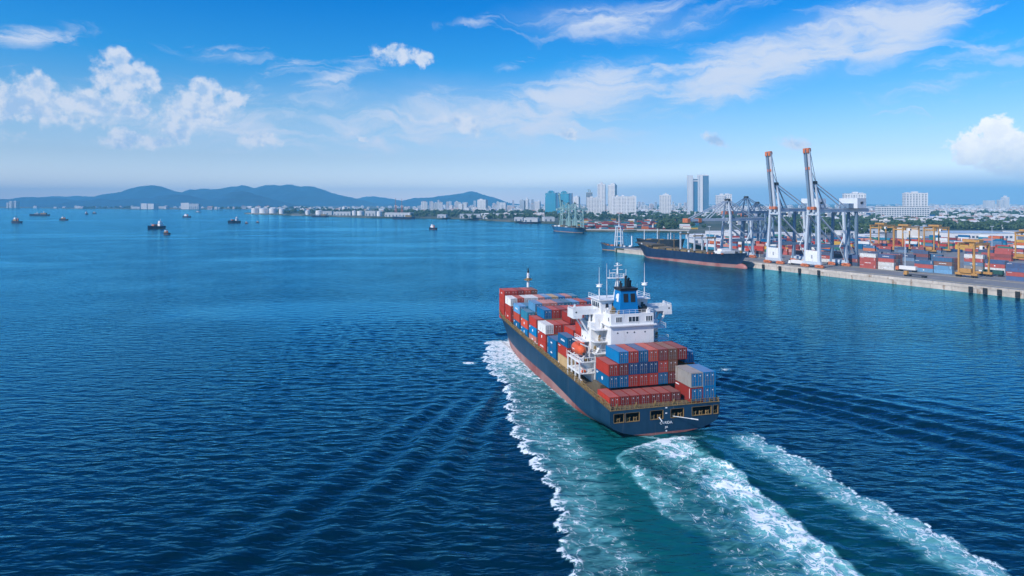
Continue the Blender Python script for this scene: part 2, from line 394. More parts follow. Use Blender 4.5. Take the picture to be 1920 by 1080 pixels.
# starboard band
edgeS = 18.2+(N1-.5)*3.4+(N2-.5)*1.4+1.8*np.abs(np.sin(math.pi*ys/6.6+3.0*N3))**.7
dS2 = edgeS-xs
onS = (1-sstep(ys, -8, -1))*sstep(ys, -340, -90)*(xs > 8)
star = onS*np.maximum(np.exp(-np.clip(dS2, 0, None)/1.2)*(dS2 > -.1)*(.60+.35*N2), 0.36*sstep(dS2, 0, .5)*(1-sstep(dS2, 4, 11))*(0.4+1.1*N1))
star_t = onS*sstep(dS2, .2, 1.5)*(1-sstep(dS2, 6, 12))
# a few breaking crests out on the first bow-wave lines
caps = 0.9*np.exp(-(((gx+13.5)/2.2)**2+((gy-207)/1.5)**2))+0.8*np.exp(-(((gx+9.5)/1.2)**2+((gy-214)/1.4)**2))+0.75*np.exp(-(((gx-66.5)/2.2)**2+((gy-199)/1.2)**2))
foam = np.clip(np.maximum.reduce([port, hullline, wash, star, caps*(.6+.8*N2)]), 0, 1.1)
mid = (1-sstep(np.abs(xs+7), 14, 27))*(1-sstep(ys, -6, 8))*sstep(ys, -420, -100)
aer = np.clip(np.maximum.reduce([port_t*(0.40+.75*N3), wash_t, star_t*.85, mid*(.18+.5*N3)]), 0, 1)
foam[cell > 2.2] *= 0.6
nx_, ny_ = len(ax), len(ay)
verts = np.stack([gx.ravel(), gy.ravel(), z.ravel()], 1).astype(np.float32)
me = bpy.data.meshes.new('sea')
idx = np.arange(nx_*ny_).reshape(ny_, nx_)
q = np.stack([idx[:-1, :-1].ravel(), idx[:-1, 1:].ravel(), idx[1:, 1:].ravel(), idx[1:, :-1].ravel()], 1).astype(np.int32)
me.vertices.add(len(verts)); me.vertices.foreach_set('co', verts.ravel())
me.loops.add(q.size); me.loops.foreach_set('vertex_index', q.ravel())
me.polygons.add(len(q)); me.polygons.foreach_set('loop_start', np.arange(0, q.size, 4, dtype=np.int32))
me.polygons.foreach_set('use_smooth', np.ones(len(q), bool))
me.update()
for nm, arr in (('foam', foam), ('aer', aer)):
    a = me.attributes.new(nm, 'FLOAT', 'POINT'); a.data.foreach_set('value', arr.ravel().astype(np.float32))
sea = struct(link('sea', me))

M = bpy.data.materials.new('sea_water'); M.use_nodes = True; nt = M.node_tree; b = NB(nt)
p = nt.nodes['Principled BSDF']; out = nt.nodes['Material Output']
tc = nt.nodes.new('ShaderNodeTexCoord').outputs['Object']
af = b.n('ShaderNodeAttribute', attribute_name='foam').outputs['Fac']
aa = b.n('ShaderNodeAttribute', attribute_name='aer').outputs['Fac']
sh = b.mapping(b.vm('SUBTRACT', tc, tuple(STERN)), rot=(0, 0, -TH))
# large calm / ruffled patches
patch = b.noise(b.mapping(tc, scale=(1/420, 1/150, 1), rot=(0, 0, R(6))), 1.0, 4, 0.55, 0.6)
patch2 = b.noise(b.mapping(tc, scale=(1/1500, 1/260, 1), rot=(0, 0, R(-4))), 1.0, 4, 0.6, 0.8)
calm = b.ss(b.m('ADD', b.m('MULTIPLY', patch, .45), b.m('MULTIPLY', patch2, .55)), 0.51, 0.60)
r1 = b.noise(b.mapping(tc, scale=(0.17, 0.46, 1), rot=(0, 0, R(5))), 1.0, 3, 0.42, 0.5)
r2 = b.noise(b.mapping(tc, scale=(0.55, 1.5, 1), rot=(0, 0, R(-12))), 1.0, 1, 0.40, 0.3)
r0 = b.noise(b.mapping(tc, scale=(0.05, 0.13, 1), rot=(0, 0, R(4))), 1.0, 3, 0.55, 0.4)
hgt = b.m('ADD', b.m('ADD', b.m('MULTIPLY', r1, 1.9), b.m('MULTIPLY', r2, 0.40)), b.m('MULTIPLY', r0, 0.25))
# foam lace
wv = b.vm('MULTIPLY', b.vm('SUBTRACT', b.noise(sh, 0.33, 4, 0.6, out=1), (0.5, 0.5, 0.5)), (5.0, 5.0, 0))
lp = b.vm('ADD', b.mapping(sh, scale=(1.0, 0.72, 1)), wv)
vor = b.n('ShaderNodeTexVoronoi', feature='DISTANCE_TO_EDGE'); b.put(vor.inputs['Vector'], lp); vor.inputs['Scale'].default_value = 0.34
vor2 = b.n('ShaderNodeTexVoronoi', feature='DISTANCE_TO_EDGE'); b.put(vor2.inputs['Vector'], b.vm('ADD', lp, b.vm('MULTIPLY', wv, (.3, .3, 0)))); vor2.inputs['Scale'].default_value = 0.85
lace = b.m('MAXIMUM', b.ss(vor.outputs['Distance'], 0.19, 0.0), b.m('MULTIPLY', b.ss(vor2.outputs['Distance'], 0.22, 0.0), 0.8))
fn = b.noise(sh, 0.75, 3, 0.5)
fl = b.noise(b.mapping(sh, scale=(0.30, 0.75, 1), rot=(0, 0, R(20))), 1.0, 4, 0.55, 0.8)
def ridge(vec, sc, w, det=4, ds=0.6):
    n_ = b.noise(vec, sc, det, 0.55, ds)
    return b.ss(b.m('ABSOLUTE', b.m('SUBTRACT', n_, 0.5)), w, 0.0)
wl = b.vm('ADD', sh, b.vm('MULTIPLY', wv, (.35, .35, 0)))
f1 = ridge(b.mapping(wl, scale=(0.75, 0.42, 1), rot=(0, 0, R(24))), 0.36, 0.030, 3)
f2 = ridge(b.mapping(wl, scale=(0.9, 0.5, 1), rot=(0, 0, R(-18))), 0.85, 0.035, 3)
lacey = b.m('MAXIMUM', b.m('MAXIMUM', f1, b.m('MULTIPLY', f2, .75)), b.m('MULTIPLY', lace, .85))
d = b.m('ADD', b.m('MULTIPLY', af, 0.92), b.m('MULTIPLY', lacey, 0.78))
d = b.m('ADD', d, b.m('MULTIPLY', b.m('SUBTRACT', fn, 0.5), 0.60))
d = b.m('SUBTRACT', b.m('ADD', d, b.m('MULTIPLY', b.m('SUBTRACT', fl, 0.5), 0.50)), 0.79)
foamf = b.m('MULTIPLY', b.ss(d, 0.02, 0.36), b.ss(af, 0.02, 0.16))
halo = b.m('MULTIPLY', b.ss(b.m('ADD', af, b.m('MULTIPLY', b.m('SUBTRACT', fl, .5), .6)), 0.03, 0.46), b.ss(af, 0.03, 0.25))
deep = b.mix(b.m('MULTIPLY', patch, 1.0), (0.0, 0.0125, 0.027, 1), (0.0, 0.019, 0.040, 1))
tq = b.mix(b.ss(b.m('ADD', b.m('MULTIPLY', aa, 1.0), b.m('MULTIPLY', b.m('SUBTRACT', fl, .5), .5)), 0.10, 1.0), deep, (0.003, 0.100, 0.110, 1))
tq = b.mix(b.m('MULTIPLY', halo, b.m('ADD', 0.35, b.m('MULTIPLY', aa, 0.65), clamp=True)), tq, (0.15, 0.44, 0.45, 1))
colr = b.mix(foamf, tq, (0.78, 0.83, 0.85, 1))
b.L.new(colr, p.inputs['Base Color'])
p.inputs['Roughness'].default_value = 0.75
p.inputs['Specular IOR Level'].default_value = 0.0
bp = b.n('ShaderNodeBump'); bp.inputs['Strength'].default_value = 0.85
b.put(bp.inputs['Distance'], b.m('MULTIPLY', b.m('SUBTRACT', 0.95, b.m('MULTIPLY', calm, 0.60)), b.ss(b.noise(tc, 1/55.0, 3, .55), 0.30, 0.70, 0.55, 1.05)))
hh = b.m('ADD', b.m('MULTIPLY', hgt, 0.50), b.m('MULTIPLY', foamf, 0.16))
b.put(bp.inputs['Height'], hh)
bpd = b.n('ShaderNodeBump'); bpd.inputs['Strength'].default_value = 0.6; bpd.inputs['Distance'].default_value = 1.0
b.put(bpd.inputs['Height'], hh); b.L.new(bpd.outputs[0], p.inputs['Normal'])
# the water's mirror: blue-tinted gloss by Fresnel, less where wind ruffles it, none on foam
gl = b.n('ShaderNodeBsdfGlossy'); gl.inputs['Color'].default_value = (0.21, 0.74, 0.95, 1); gl.inputs['Roughness'].default_value = 0.11
b.L.new(bp.outputs[0], gl.inputs['Normal'])
fr = b.n('ShaderNodeFresnel'); fr.inputs['IOR'].default_value = 1.36; b.L.new(bp.outputs[0], fr.inputs['Normal'])
k = b.m('MULTIPLY', b.m('SUBTRACT', b.m('MULTIPLY', fr.outputs[0], 1.85), 0.07, clamp=True), b.m('ADD', 0.90, b.m('MULTIPLY', calm, 0.10)))
k = b.m('MULTIPLY', k, b.m('SUBTRACT', 1.0, b.m('MULTIPLY', foamf, .9)))
mx = b.n('ShaderNodeMixShader'); b.put(mx.inputs[0], k); b.L.new(p.outputs[0], mx.inputs[1]); b.L.new(gl.outputs[0], mx.inputs[2])
b.L.new(mx.outputs[0], out.inputs['Surface'])
me.materials.append(M)
# ------------------------------------------------------------------ haze: one closed box of air round everything
hb = MB(); hb.box(-BOX, BOX, -700, BOX, -8, 340)
m_haze = bpy.data.materials.new('haze_air'); m_haze.use_nodes = True
nt = m_haze.node_tree; nt.nodes.clear()
pv = nt.nodes.new('ShaderNodeVolumePrincipled'); ov = nt.nodes.new('ShaderNodeOutputMaterial')
pv.inputs['Color'].default_value = (0.20, 0.66, 1.0, 1); pv.inputs['Density'].default_value = 1.12e-4; pv.inputs['Anisotropy'].default_value = -0.16
nt.links.new(pv.outputs[0], ov.inputs['Volume'])
m_haze.cycles.homogeneous_volume = True
stuff(hb.build('haze', m_haze))

# ------------------------------------------------------------------ land
qa = (G(1154, 472.5)-G(1920, 560)).normalized()      # along the quay, away from the camera
qc = Vector((-qa.y, qa.x, 0)); qc = qc if qc.x > 0 else -qc   # inland
Q1 = G(1920, 560); Q2 = G(1154, 472.5)
Q0 = Q1-qa*420
def Qt(t, c=0.0, z=4.0):               # t metres along the quay from crane two, c metres inland
    v = Vector((224.0, 479.0, 0)); base = Q1+qa*((v-Q1).dot(qa))
    q = base+qa*t+qc*c; return Vector((q.x, q.y, z))
def Tu(u, c):                           # how far along the quay a spot c metres inland shows at column u
    lo, hi = -160.0, 260.0
    for _ in range(50):
        m_ = (lo+hi)/2; q = Qt(m_, c)
        if 960+F*q.x/q.y > u: lo = m_
        else: hi = m_
    return lo
QROT = math.atan2(qa.y, qa.x)-math.pi/2              # rotation that turns +Y into qa
JW = 24.0
LZ = 4.0
yard_in = G(1292, 458)
coast = [Q0, Q1, Q2, Q2+qc*JW]
jj = Q2+qc*JW; tj = 150.0
coast += [jj-qa*tj, G(1292, 455), G(1292, 436), G(1180, 435), G(1077, 434), G(1060, 431), G(1050, 424), G(1039, 420), G(1005, 418.5), G(974, 417.3), G(948, 415.6), G(921, 414.4), G(880, 411.2), G(840, 410.4), G(792, 409.6),
          G(745, 409.4), G(697, 409), G(655, 407.6), G(613, 406.2), G(565, 404.6), G(521, 403.2), G(485, 402), G(462, 401.3), G(458, 400.6), G(480, 399.4), G(560, 396.6), G(640, 395),
          G(560, 393.2), G(500, 392.2), G(415, 392.0), G(395, 392.9), G(340, 392.7), G(300, 392.2), G(285, 392.7), G(240, 392.4), G(200, 391.4), G(150, 391.6), G(60, 390.4), G(-60, 390.6), G(-500, 390.6)]
E = BOX-200
coast += [Vector((-E, coast[-1].y+900, 0)), Vector((-E, E, 0)), Vector((E, E, 0)), Vector((E, -560, 0)), Vector((Q0.x+30, -560, 0))]
bm = bmesh.new()
top = [bm.verts.new((p.x, p.y, LZ if i > 9 and False else LZ)) for i, p in enumerate(coast)]
bot = [bm.verts.new((p.x, p.y, -3)) for p in coast]
f = bm.faces.new(top)
n = len(top)
for i in range(n):
    bm.faces.new((top[i], bot[i], bot[(i+1) % n], top[(i+1) % n]))
bmesh.ops.recalc_face_normals(bm, faces=bm.faces[:])
bmesh.ops.triangulate(bm, faces=[f])
me = bpy.data.meshes.new('ground'); bm.to_mesh(me); bm.free()
M = bpy.data.materials.new('ground_mix'); M.use_nodes = True; b = NB(M.node_tree); p = M.node_tree.nodes['Principled BSDF']
tc = M.node_tree.nodes.new('ShaderNodeTexCoord').outputs['Object']
n1 = b.noise(tc, 1/160, 5, .6); n2 = b.noise(tc, 1/30, 4, .6); n3 = b.noise(tc, 1/700, 3, .5)
c = b.mix(b.ss(n1, .42, .58), (0.040, 0.062, 0.030, 1), (0.20, 0.18, 0.15, 1))
c = b.mix(b.ss(n2, .5, .7), c, (0.30, 0.27, 0.23, 1))
c = b.mix(b.ss(n3, .35, .62), (0.030, 0.050, 0.025, 1), c)
b.L.new(c, p.inputs['Base Color']); p.inputs['Roughness'].default_value = 0.95
me.materials.append(M)
ground = struct(link('ground', me))

# terminal pavement: a sheet on the ground from the quay to the back of the yard
def sheet(name, pts, z, m):
    bm = bmesh.new(); f = bm.faces.new([bm.verts.new((q.x, q.y, z)) for q in pts])
    bmesh.ops.recalc_face_normals(bm, faces=[f])
    if f.normal.z < 0: bmesh.ops.reverse_faces(bm, faces=[f])
    bmesh.ops.triangulate(bm, faces=[f])
    me = bpy.data.meshes.new(name); bm.to_mesh(me); bm.free(); me.materials.append(m)
    return struct(link(name, me))
m_asph = mat('yard_asphalt', (0.20, 0.20, 0.205), 0.9, 0.22, 0.05, stain=(0.36, 0.34, 0.32), stain_amt=0.6)
sheet('yard_pavement', [Q0+qc*2.6, Q1+qc*2.6, Q2+qc*2.6-qa*3, Q2+qc*(JW-2)-qa*3, jj-qc*2-qa*(tj-2), G(1296, 455, LZ), G(1300, 437, LZ), G(1700, 432, LZ), G(2100, 432, LZ), Q0+qc*260], LZ+0.02, m_asph)
m_line = mat('worn_line_paint', (0.42, 0.36, 0.22), 0.8, 0.3, 0.4)
for k, c in enumerate((9.0, 39.0)):                 # crane rails with pale kerbs
    mb = MB()
    for dc in (-0.45, 0.45):
        a0 = Qt(-330, c+dc); a1 = Qt(150 if c > 20 else 196, c+dc)
        mb.bar((a0.x, a0.y, LZ+0.05), (a1.x, a1.y, LZ+0.05), 0.35, 0.06)
    struct(mb.build('rail_strip', m_line))
# quay wall: cap beam and face panels with open joints
qlen = (Q2-Q0).length
mb = MB()
qw = struct(bpy.data.objects.new('quay_wall', None)); COL.objects.link(qw); qw.location = Q0; qw.rotation_euler = (0, 0, QROT)
# local frame: +Y along the quay, -X is the water side (inland is +X when qc is right of qa)
sgn = 1.0 if qa.cross(qc).z < 0 else -1.0
pan = MB(); pan.box(-0.55, 0.3, 0.06, 11.94, -2.5, 2.75); pan_me = pan.mesh('quay_panel', m_conc)
cap = MB(); cap.box(-0.8, 2.4, 0.05, 23.95, 2.75, 4.18); cap.box(-0.8, -0.3, 0.05, 23.95, 4.18, 4.42); cap_me = cap.mesh('cap_beam', m_conc)
k = 0
while (k+1)*12 < qlen:
    o = link('quay_panel', pan_me, qw); o.location = (0, k*12, 0); k += 1
k = 0
while (k+1)*24 < qlen:
    o = link('cap_beam', cap_me, qw); o.location = (0, k*24, 0); k += 1
endw = MB()
e0 = 0
endw.box(-0.5, JW, qlen-0.4, qlen+0.6, -2.5, 4.1); endw.build('end_wall', m_conc, qw)
# far pier: deck edge on piles
pier = struct(bpy.data.objects.new('pier', None)); COL.objects.link(pier)
pa, pb = G(1076, 433.6), G(1294, 435.6)
d_ = (pb-pa); L_ = d_.length; dn = d_.normalized(); nn = Vector((dn.y, -dn.x, 0))
pier.location = pa; pier.rotation_euler = (0, 0, math.atan2(dn.y, dn.x))
mb = MB(); mb.box(0, L_, -9, 6, 2.6, 4.25); mb.build('pier_deck', mat('pale_concrete', (0.52, 0.48, 0.43), 0.85, 0.15, 0.1), pier)
pl = MB(); pl.tube((0, 0, -2), (0, 0, 2.6), 0.8, n=8); plm = pl.mesh('pile', m_conc)
for i in range(22):
    o = link('pile', plm, pier); o.location = (4+i*(L_-8)/21, -7.5, 0)

# ------------------------------------------------------------------ hills
m_hill = mat('hill_forest_haze_blue', (0.001, 0.054, 0.115), 0.95, 0.6, 1/220.0)  # forest colour pushed to blue: distance haze put into the base colour
def hill(name, prof, D, depth, seed, amp=0.10):
    us = [q[0] for q in prof]; vs = [q[1] for q in prof]
    nu, nd = 150, 26
    U = np.linspace(us[0], us[-1], nu); V = np.interp(U, us, vs)
    ker = np.array([0, 1, 3, 1, 0.0]); ker /= ker.sum(); V = np.convolve(np.pad(V, 2, mode='edge'), ker, 'valid')
    Ht = np.maximum(H-(V-HZ)*D/F-LZ, 0.0)
    X0 = (U-960)/F*D
    T = np.linspace(-1, 1, nd)
    XX, TT = np.meshgrid(X0, T); HH = np.meshgrid(Ht, T)[0]
    nz = fbm(XX/420+seed, TT*3+seed*3.1, 5, seed)-.5
    rid = np.abs(fbm(XX/600+seed, TT*1.2, 4, seed+9)-.5)*2
    sh_ = np.clip(1-np.abs(TT)**1.5, 0, 1)
    Z = LZ-1+HH*np.clip(sh_*(1+(nz*.9-rid*.85)*(1-np.exp(-3*np.abs(TT)))), 0, 1.0)+HH*amp*(fbm(XX/70, TT*9, 3, seed+4)-.5)*np.exp(-TT**2*12)
    YY = D+TT*depth
    v = np.stack([XX.ravel(), YY.ravel(), Z.ravel()], 1)
    f = [(j*nu+i, j*nu+i+1, (j+1)*nu+i+1, (j+1)*nu+i) for j in range(nd-1) for i in range(nu-1)]
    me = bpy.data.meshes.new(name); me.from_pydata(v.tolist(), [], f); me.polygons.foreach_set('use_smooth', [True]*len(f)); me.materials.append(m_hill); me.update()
    return struct(link(name, me))
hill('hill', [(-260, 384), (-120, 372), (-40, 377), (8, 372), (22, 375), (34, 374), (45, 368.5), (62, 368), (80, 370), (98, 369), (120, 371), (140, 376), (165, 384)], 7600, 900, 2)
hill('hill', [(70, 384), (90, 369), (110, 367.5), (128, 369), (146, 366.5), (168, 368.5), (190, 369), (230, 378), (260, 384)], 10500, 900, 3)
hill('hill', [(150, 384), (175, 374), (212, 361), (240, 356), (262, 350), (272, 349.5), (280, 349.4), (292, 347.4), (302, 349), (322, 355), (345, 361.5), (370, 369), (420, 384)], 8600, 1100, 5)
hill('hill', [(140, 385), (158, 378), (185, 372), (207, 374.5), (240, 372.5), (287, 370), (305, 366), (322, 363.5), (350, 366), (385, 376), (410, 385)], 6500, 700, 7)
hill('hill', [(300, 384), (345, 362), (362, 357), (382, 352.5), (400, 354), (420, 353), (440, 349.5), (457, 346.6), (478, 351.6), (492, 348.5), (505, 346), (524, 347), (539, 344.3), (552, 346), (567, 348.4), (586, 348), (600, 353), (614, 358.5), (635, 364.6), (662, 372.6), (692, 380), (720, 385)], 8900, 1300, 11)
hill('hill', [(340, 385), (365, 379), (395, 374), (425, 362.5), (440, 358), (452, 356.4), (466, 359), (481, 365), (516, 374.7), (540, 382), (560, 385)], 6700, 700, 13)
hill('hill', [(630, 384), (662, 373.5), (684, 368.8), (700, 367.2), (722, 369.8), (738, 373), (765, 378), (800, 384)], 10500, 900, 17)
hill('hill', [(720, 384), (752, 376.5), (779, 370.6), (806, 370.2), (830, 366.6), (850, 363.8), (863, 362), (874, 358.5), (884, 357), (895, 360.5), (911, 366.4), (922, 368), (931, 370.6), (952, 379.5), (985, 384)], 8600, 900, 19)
# ------------------------------------------------------------------ the container ship under way
def hullpaint(name, navy, boot, zexpr=True, zb0=0.5, zb1=2.55, ylen=50.0, fade=(0.40, 0.17, 0.14)):
    M = bpy.data.materials.new(name); M.use_nodes = True; b = NB(M.node_tree); p = M.node_tree.nodes['Principled BSDF']
    tc = M.node_tree.nodes.new('ShaderNodeTexCoord').outputs['Object']
    x, y, z = b.sep(tc)
    zb = b.ss(y, 0.0, ylen, zb0, zb1)
    n1 = b.noise(b.mapping(tc, scale=(.35, .35, .12)), 1.0, 5, .6); n2 = b.noise(b.mapping(tc, scale=(.9, .9, .06)), 1.0, 5, .65); n3 = b.noise(tc, .08, 3, .5)
    c1 = b.mix(b.ss(n1, .3, .75), (navy[0]*.8, navy[1]*.85, navy[2]*.85, 1), (navy[0]*1.5+.004, navy[1]*1.3, navy[2]*1.2, 1))
    c1 = b.mix(b.m('MULTIPLY', b.ss(n2, .60, .74), .42), c1, (0.13, 0.12, 0.11, 1))
    c1 = b.mix(b.m('MULTIPLY', b.ss(n2, .67, .78), .6), c1, (0.20, 0.09, 0.045, 1))
    c2 = b.mix(b.ss(n3, .35, .65), (*boot, 1), (*fade, 1))
    c2 = b.mix(b.m('MULTIPLY', b.ss(n2, .56, .72), .5), c2, (0.48, 0.36, 0.32, 1))
    e = b.m('ADD', b.m('SUBTRACT', z, zb), b.m('MULTIPLY', b.m('SUBTRACT', n1, .5), 0.25))
    c = b.mix(b.ss(e, -.06, .06), c2, c1)
    b.L.new(c, p.inputs['Base Color']); p.inputs['Roughness'].default_value = .55; p.inputs['Specular IOR Level'].default_value = .25
    bp = b.n('ShaderNodeBump'); bp.inputs['Distance'].default_value = 0.12; bp.inputs['Strength'].default_value = .35
    b.L.new(n1, bp.inputs['Height']); b.L.new(bp.outputs[0], p.inputs['Normal'])
    return M
m_hull = hullpaint('hull_paint', (0.006, 0.041, 0.084), (0.25, 0.07, 0.058), fade=(0.38, 0.20, 0.175))
ship = thing('container_ship', 'navy blue container ship under way with white deckhouse and blue funnel', 'ship', STERN, TH)
ZD = ([0, 20, 43, 67, 88, 100, 106, 122], [6.2, 6.8, 7.4, 8.3, 9.1, 9.8, 10.4, 11.8])
BD = ([0, 60, 96, 102, 107, 111, 114.5, 117.5, 120, 121.6, 122], [13.6, 13.8, 13.8, 13.3, 12.0, 10.1, 8.0, 5.7, 3.4, 1.3, 0.15])
BL = ([0, 10, 20, 60, 76, 88, 98, 106, 112, 116, 118.5], [13.4, 13.55, 13.7, 13.7, 13.2, 12.0, 10.2, 7.8, 5.0, 2.4, 0.1])
ZT = ([0, 8, 20, 32, 122], [3.2, 2.4, 0.9, -1.0, -1.5])
ZK = ([0, 6, 14, 24, 122], [-0.15, -1.0, -2.6, -5, -5])
def sect(y, n1=9, n2=6, top=None):
    zd = np.interp(y, *ZD) if top is None else top
    bd = np.interp(y, *BD)
    if y > 118.5:
        zk = zt = (y-118.5)/3.5*10.5; bl = 0.02
        zk -= .02
    else:
        bl = np.interp(y, *BL); zt = np.interp(y, *ZT); zk = np.interp(y, *ZK)
    pts = []
    for i in range(n1):
        t = i/(n1-1); a = t*math.pi/2
        pts.append((bl*math.sin(a), zt-(zt-zk)*math.cos(a)))
    for i in range(1, n2+1):
        t = i/n2
        pts.append((bl+(bd-bl)*t**1.25, zt+(zd-zt)*t))
    return pts
ysn = [0, 2, 4, 7, 10, 14, 18, 22, 28, 36, 46, 56, 66, 74, 80, 86, 91, 95, 98, 100.5, 103, 105, 107, 109, 111, 113, 114.5, 116, 117.3, 118.5, 119.4, 120.2, 120.9, 121.5, 122]
def bulw(y): return np.interp(y, *ZD)+np.interp(y, [0, 99, 102, 122], [0.0, 0.0, 1.35, 1.7])
hm = MB(); rows = []
for y in ysn:
    pts = sect(y, top=bulw(y)); rows.append([(x, y, z) for x, z in pts])
npnt = len(rows[0])
for sgn_ in (1, -1):
    vv = [(sgn_*x, y, z) for r in rows for x, y, z in r]
    ff = []
    for j in range(len(rows)-1):
        for i in range(npnt-1):
            q = (j*npnt+i, j*npnt+i+1, (j+1)*npnt+i+1, (j+1)*npnt+i)
            ff.append(q if sgn_ < 0 else q[::-1])
    hm.add(vv, ff)
hull = hm.build('hull', m_hull, ship, smooth=True)
# transom plate with five mooring openings
def bow_z(x):
    if abs(x) >= 13.4: return 3.2
    return 3.2-3.35*math.sqrt(max(0, 1-(x/13.4)**2))
WIN = [(-12.7, -10.3), (-9.9, -6.6), (-3.9, -0.8), (1.15, 4.35), (6.5, 11.4), (11.9, 13.15)]
xc = sorted(set([-13.6, -13.4, 13.4, 13.6]+[a for w in WIN for a in w]+[-13.0, -12, -11, -8.2, -6, -5, -2.4, 0, 2.8, 5.4, 8, 9.5, 12.4, 13.0]))
zr = [3.55, 5.45, 6.2]
tm = MB()
for x0, x1 in zip(xc[:-1], xc[1:]):
    mid = (x0+x1)/2
    b0, b1 = bow_z(x0), bow_z(x1)
    def quad(za0, za1, zb0, zb1):
        tm.add([(x0, 0, za0), (x1, 0, za1), (x1, 0, zb1), (x0, 0, zb0)], [(0, 1, 2, 3)])
    m0, m1 = (b0+3.55)/2, (b1+3.55)/2
    quad(b0, b1, m0, m1); quad(m0, m1, 3.55, 3.55)
    if not any(a <= mid <= c for a, c in WIN): quad(3.55, 3.55, 5.45, 5.45)
    quad(5.45, 5.45, 6.2, 6.2)
tr = tm.build('transom', m_hull, ship)
for a, c in WIN:                                     # proud frames round the openings
    fr = MB()
    fr.box(a-.06, c+.06, -.10, .25, 3.46, 3.55); fr.box(a-.06, c+.06, -.06, .25, 5.45, 5.5)
    fr.box(a-.06, a, -.08, .25, 3.55, 5.45); fr.box(c, c+.06, -.08, .25, 3.55, 5.45)
    fr.build('opening_frame', m_tan, tr)
mo = MB()
mo.box(-13.3, 13.3, 0.05, 7, 3.2, 3.4); mo.box(-13.2, 13.2, 6.6, 7, 3.4, 6.0)
mo.build('mooring_deck', mat('mooring_deck_paint', (0.035, 0.03, 0.025), .8, .4, 1), ship)
for a, c in WIN:
    n_ = max(1, int((c-a)/1.5))
    for i in range(n_):
        x = a+(i+.5)*(c-a)/n_
        g = MB(); g.tube((x-.25, .5, 3.4), (x-.25, .5, 4.35), .16); g.tube((x+.3, .5, 3.4), (x+.3, .5, 4.25), .16); g.bar((x-.5, .2, 4.0), (x+.55, .5, 4.3), .12)
        g.build('bollard', m_tan, ship)
# a mooring boom out over the stern
bo = MB(); bo.tube((1.6, -.1, 3.9), (6.6, -2.2, 3.35), .08); bo.tube((5.2, -1.62, 3.51), (6.7, -2.25, 3.33), .13); bo.build('stern_boom', m_white, ship)
pl_ = MB(); pl_.tube((-1.9, -.2, 4.0), (-1.3, -.5, 3.1), .12); pl_.build('fairlead', m_mark, ship)
text_obj('name_lettering', 'CVAIDA.', 0.85, m_mark, ship, (0.0, -0.06, 2.28), (R(90), 0, 0))
text_obj('port_lettering', 'JIA', 0.62, m_mark, ship, (0.05, -0.06, 1.35), (R(90), 0, 0))
for q_ in ((-.16, .2, .55, .85), (-.22, .25, 5.75, 6.02), (-.25, .2, 4.55, 4.8)):
    dm_ = MB(); dm_.box(q_[0], q_[1], -.06, -.02, q_[2], q_[3]); dm_.build('draft_mark', m_mark, ship)
# decks
dk = MB()
for y0, y1 in zip(ysn[:-1], ysn[1:]):
    a, c = np.interp(y0, *BD)-.06, np.interp(y1, *BD)-.06; z0, z1 = np.interp(y0, *ZD)-.05, np.interp(y1, *ZD)-.05
    if y1 > 121: a, c = max(a, .05), max(c, .02)
    dk.add([(-a, y0, z0), (a, y0, z0), (c, y1, z1), (-c, y1, z1)], [(0, 1, 2, 3)])
dk.build('main_deck', m_deck, ship)
# bulwark inside and curved cap at the bow
bw = MB()
yy = [y for y in ysn if y >= 100.5]
for s_ in (-1, 1):
    for y0, y1 in zip(yy[:-1], yy[1:]):
        for off in (.12,):
            a0 = s_*max(np.interp(y0, *BD)-off, .02); a1 = s_*max(np.interp(y1, *BD)-off, .02)
            q = [(a0, y0, np.interp(y0, *ZD)), (a1, y1, np.interp(y1, *ZD)), (a1, y1, bulw(y1)), (a0, y0, bulw(y0))]
            bw.add(q, [(0, 1, 2, 3) if s_ < 0 else (3, 2, 1, 0)])
bw.build('bulwark', m_tan, ship)
for s_ in (-1, 1):
    rl = MB()
    for y0, y1 in zip(yy[:-1], yy[1:]):
        rl.bar((s_*np.interp(y0, *BD), y0, bulw(y0)+.08), (s_*np.interp(y1, *BD), y1, bulw(y1)+.08), .32, .16)
    rl.build('bulwark_cap', m_tan, ship)
    for y in yy[2:-4]:
        st_ = MB(); x = s_*(np.interp(y, *BD)-.2); z_ = np.interp(y, *ZD); st_.bar((x, y, z_), (x, y, bulw(y)), .12, .3); st_.build('bulwark_stay', m_tan, ship)
# stern rail with stanchions
sr = MB()
for zz in (6.75, 7.15): sr.bar((-13.5, .1, zz), (13.5, .1, zz), .07)
sr.bar((-13.6, .05, 6.24), (13.6, .05, 6.24), .26, .12)
sr.build('stern_rail', m_tan, ship)
pm = MB(); pm.bar((0, 0, 6.2), (0, 0, 7.25), .12); pm.bar((0, .0, 6.2), (.0, .6, 6.9), .07); pmm = pm.mesh('rail_post', m_tan)
for i in range(24):
    o = link('rail_post', pmm, ship); o.location = (-13.4+i*26.8/23, .12, 0)
    if i % 4 == 1:
        g = MB(); g.box(-.35, .35, -.3, .3, 6.25, 6.8); g.tube((0, 0, 6.8), (0, 0, 7.5), .18); o = g.build('mooring_roller', m_tan, ship); o.location = (-13.4+i*26.8/23+.5, .5, 0)
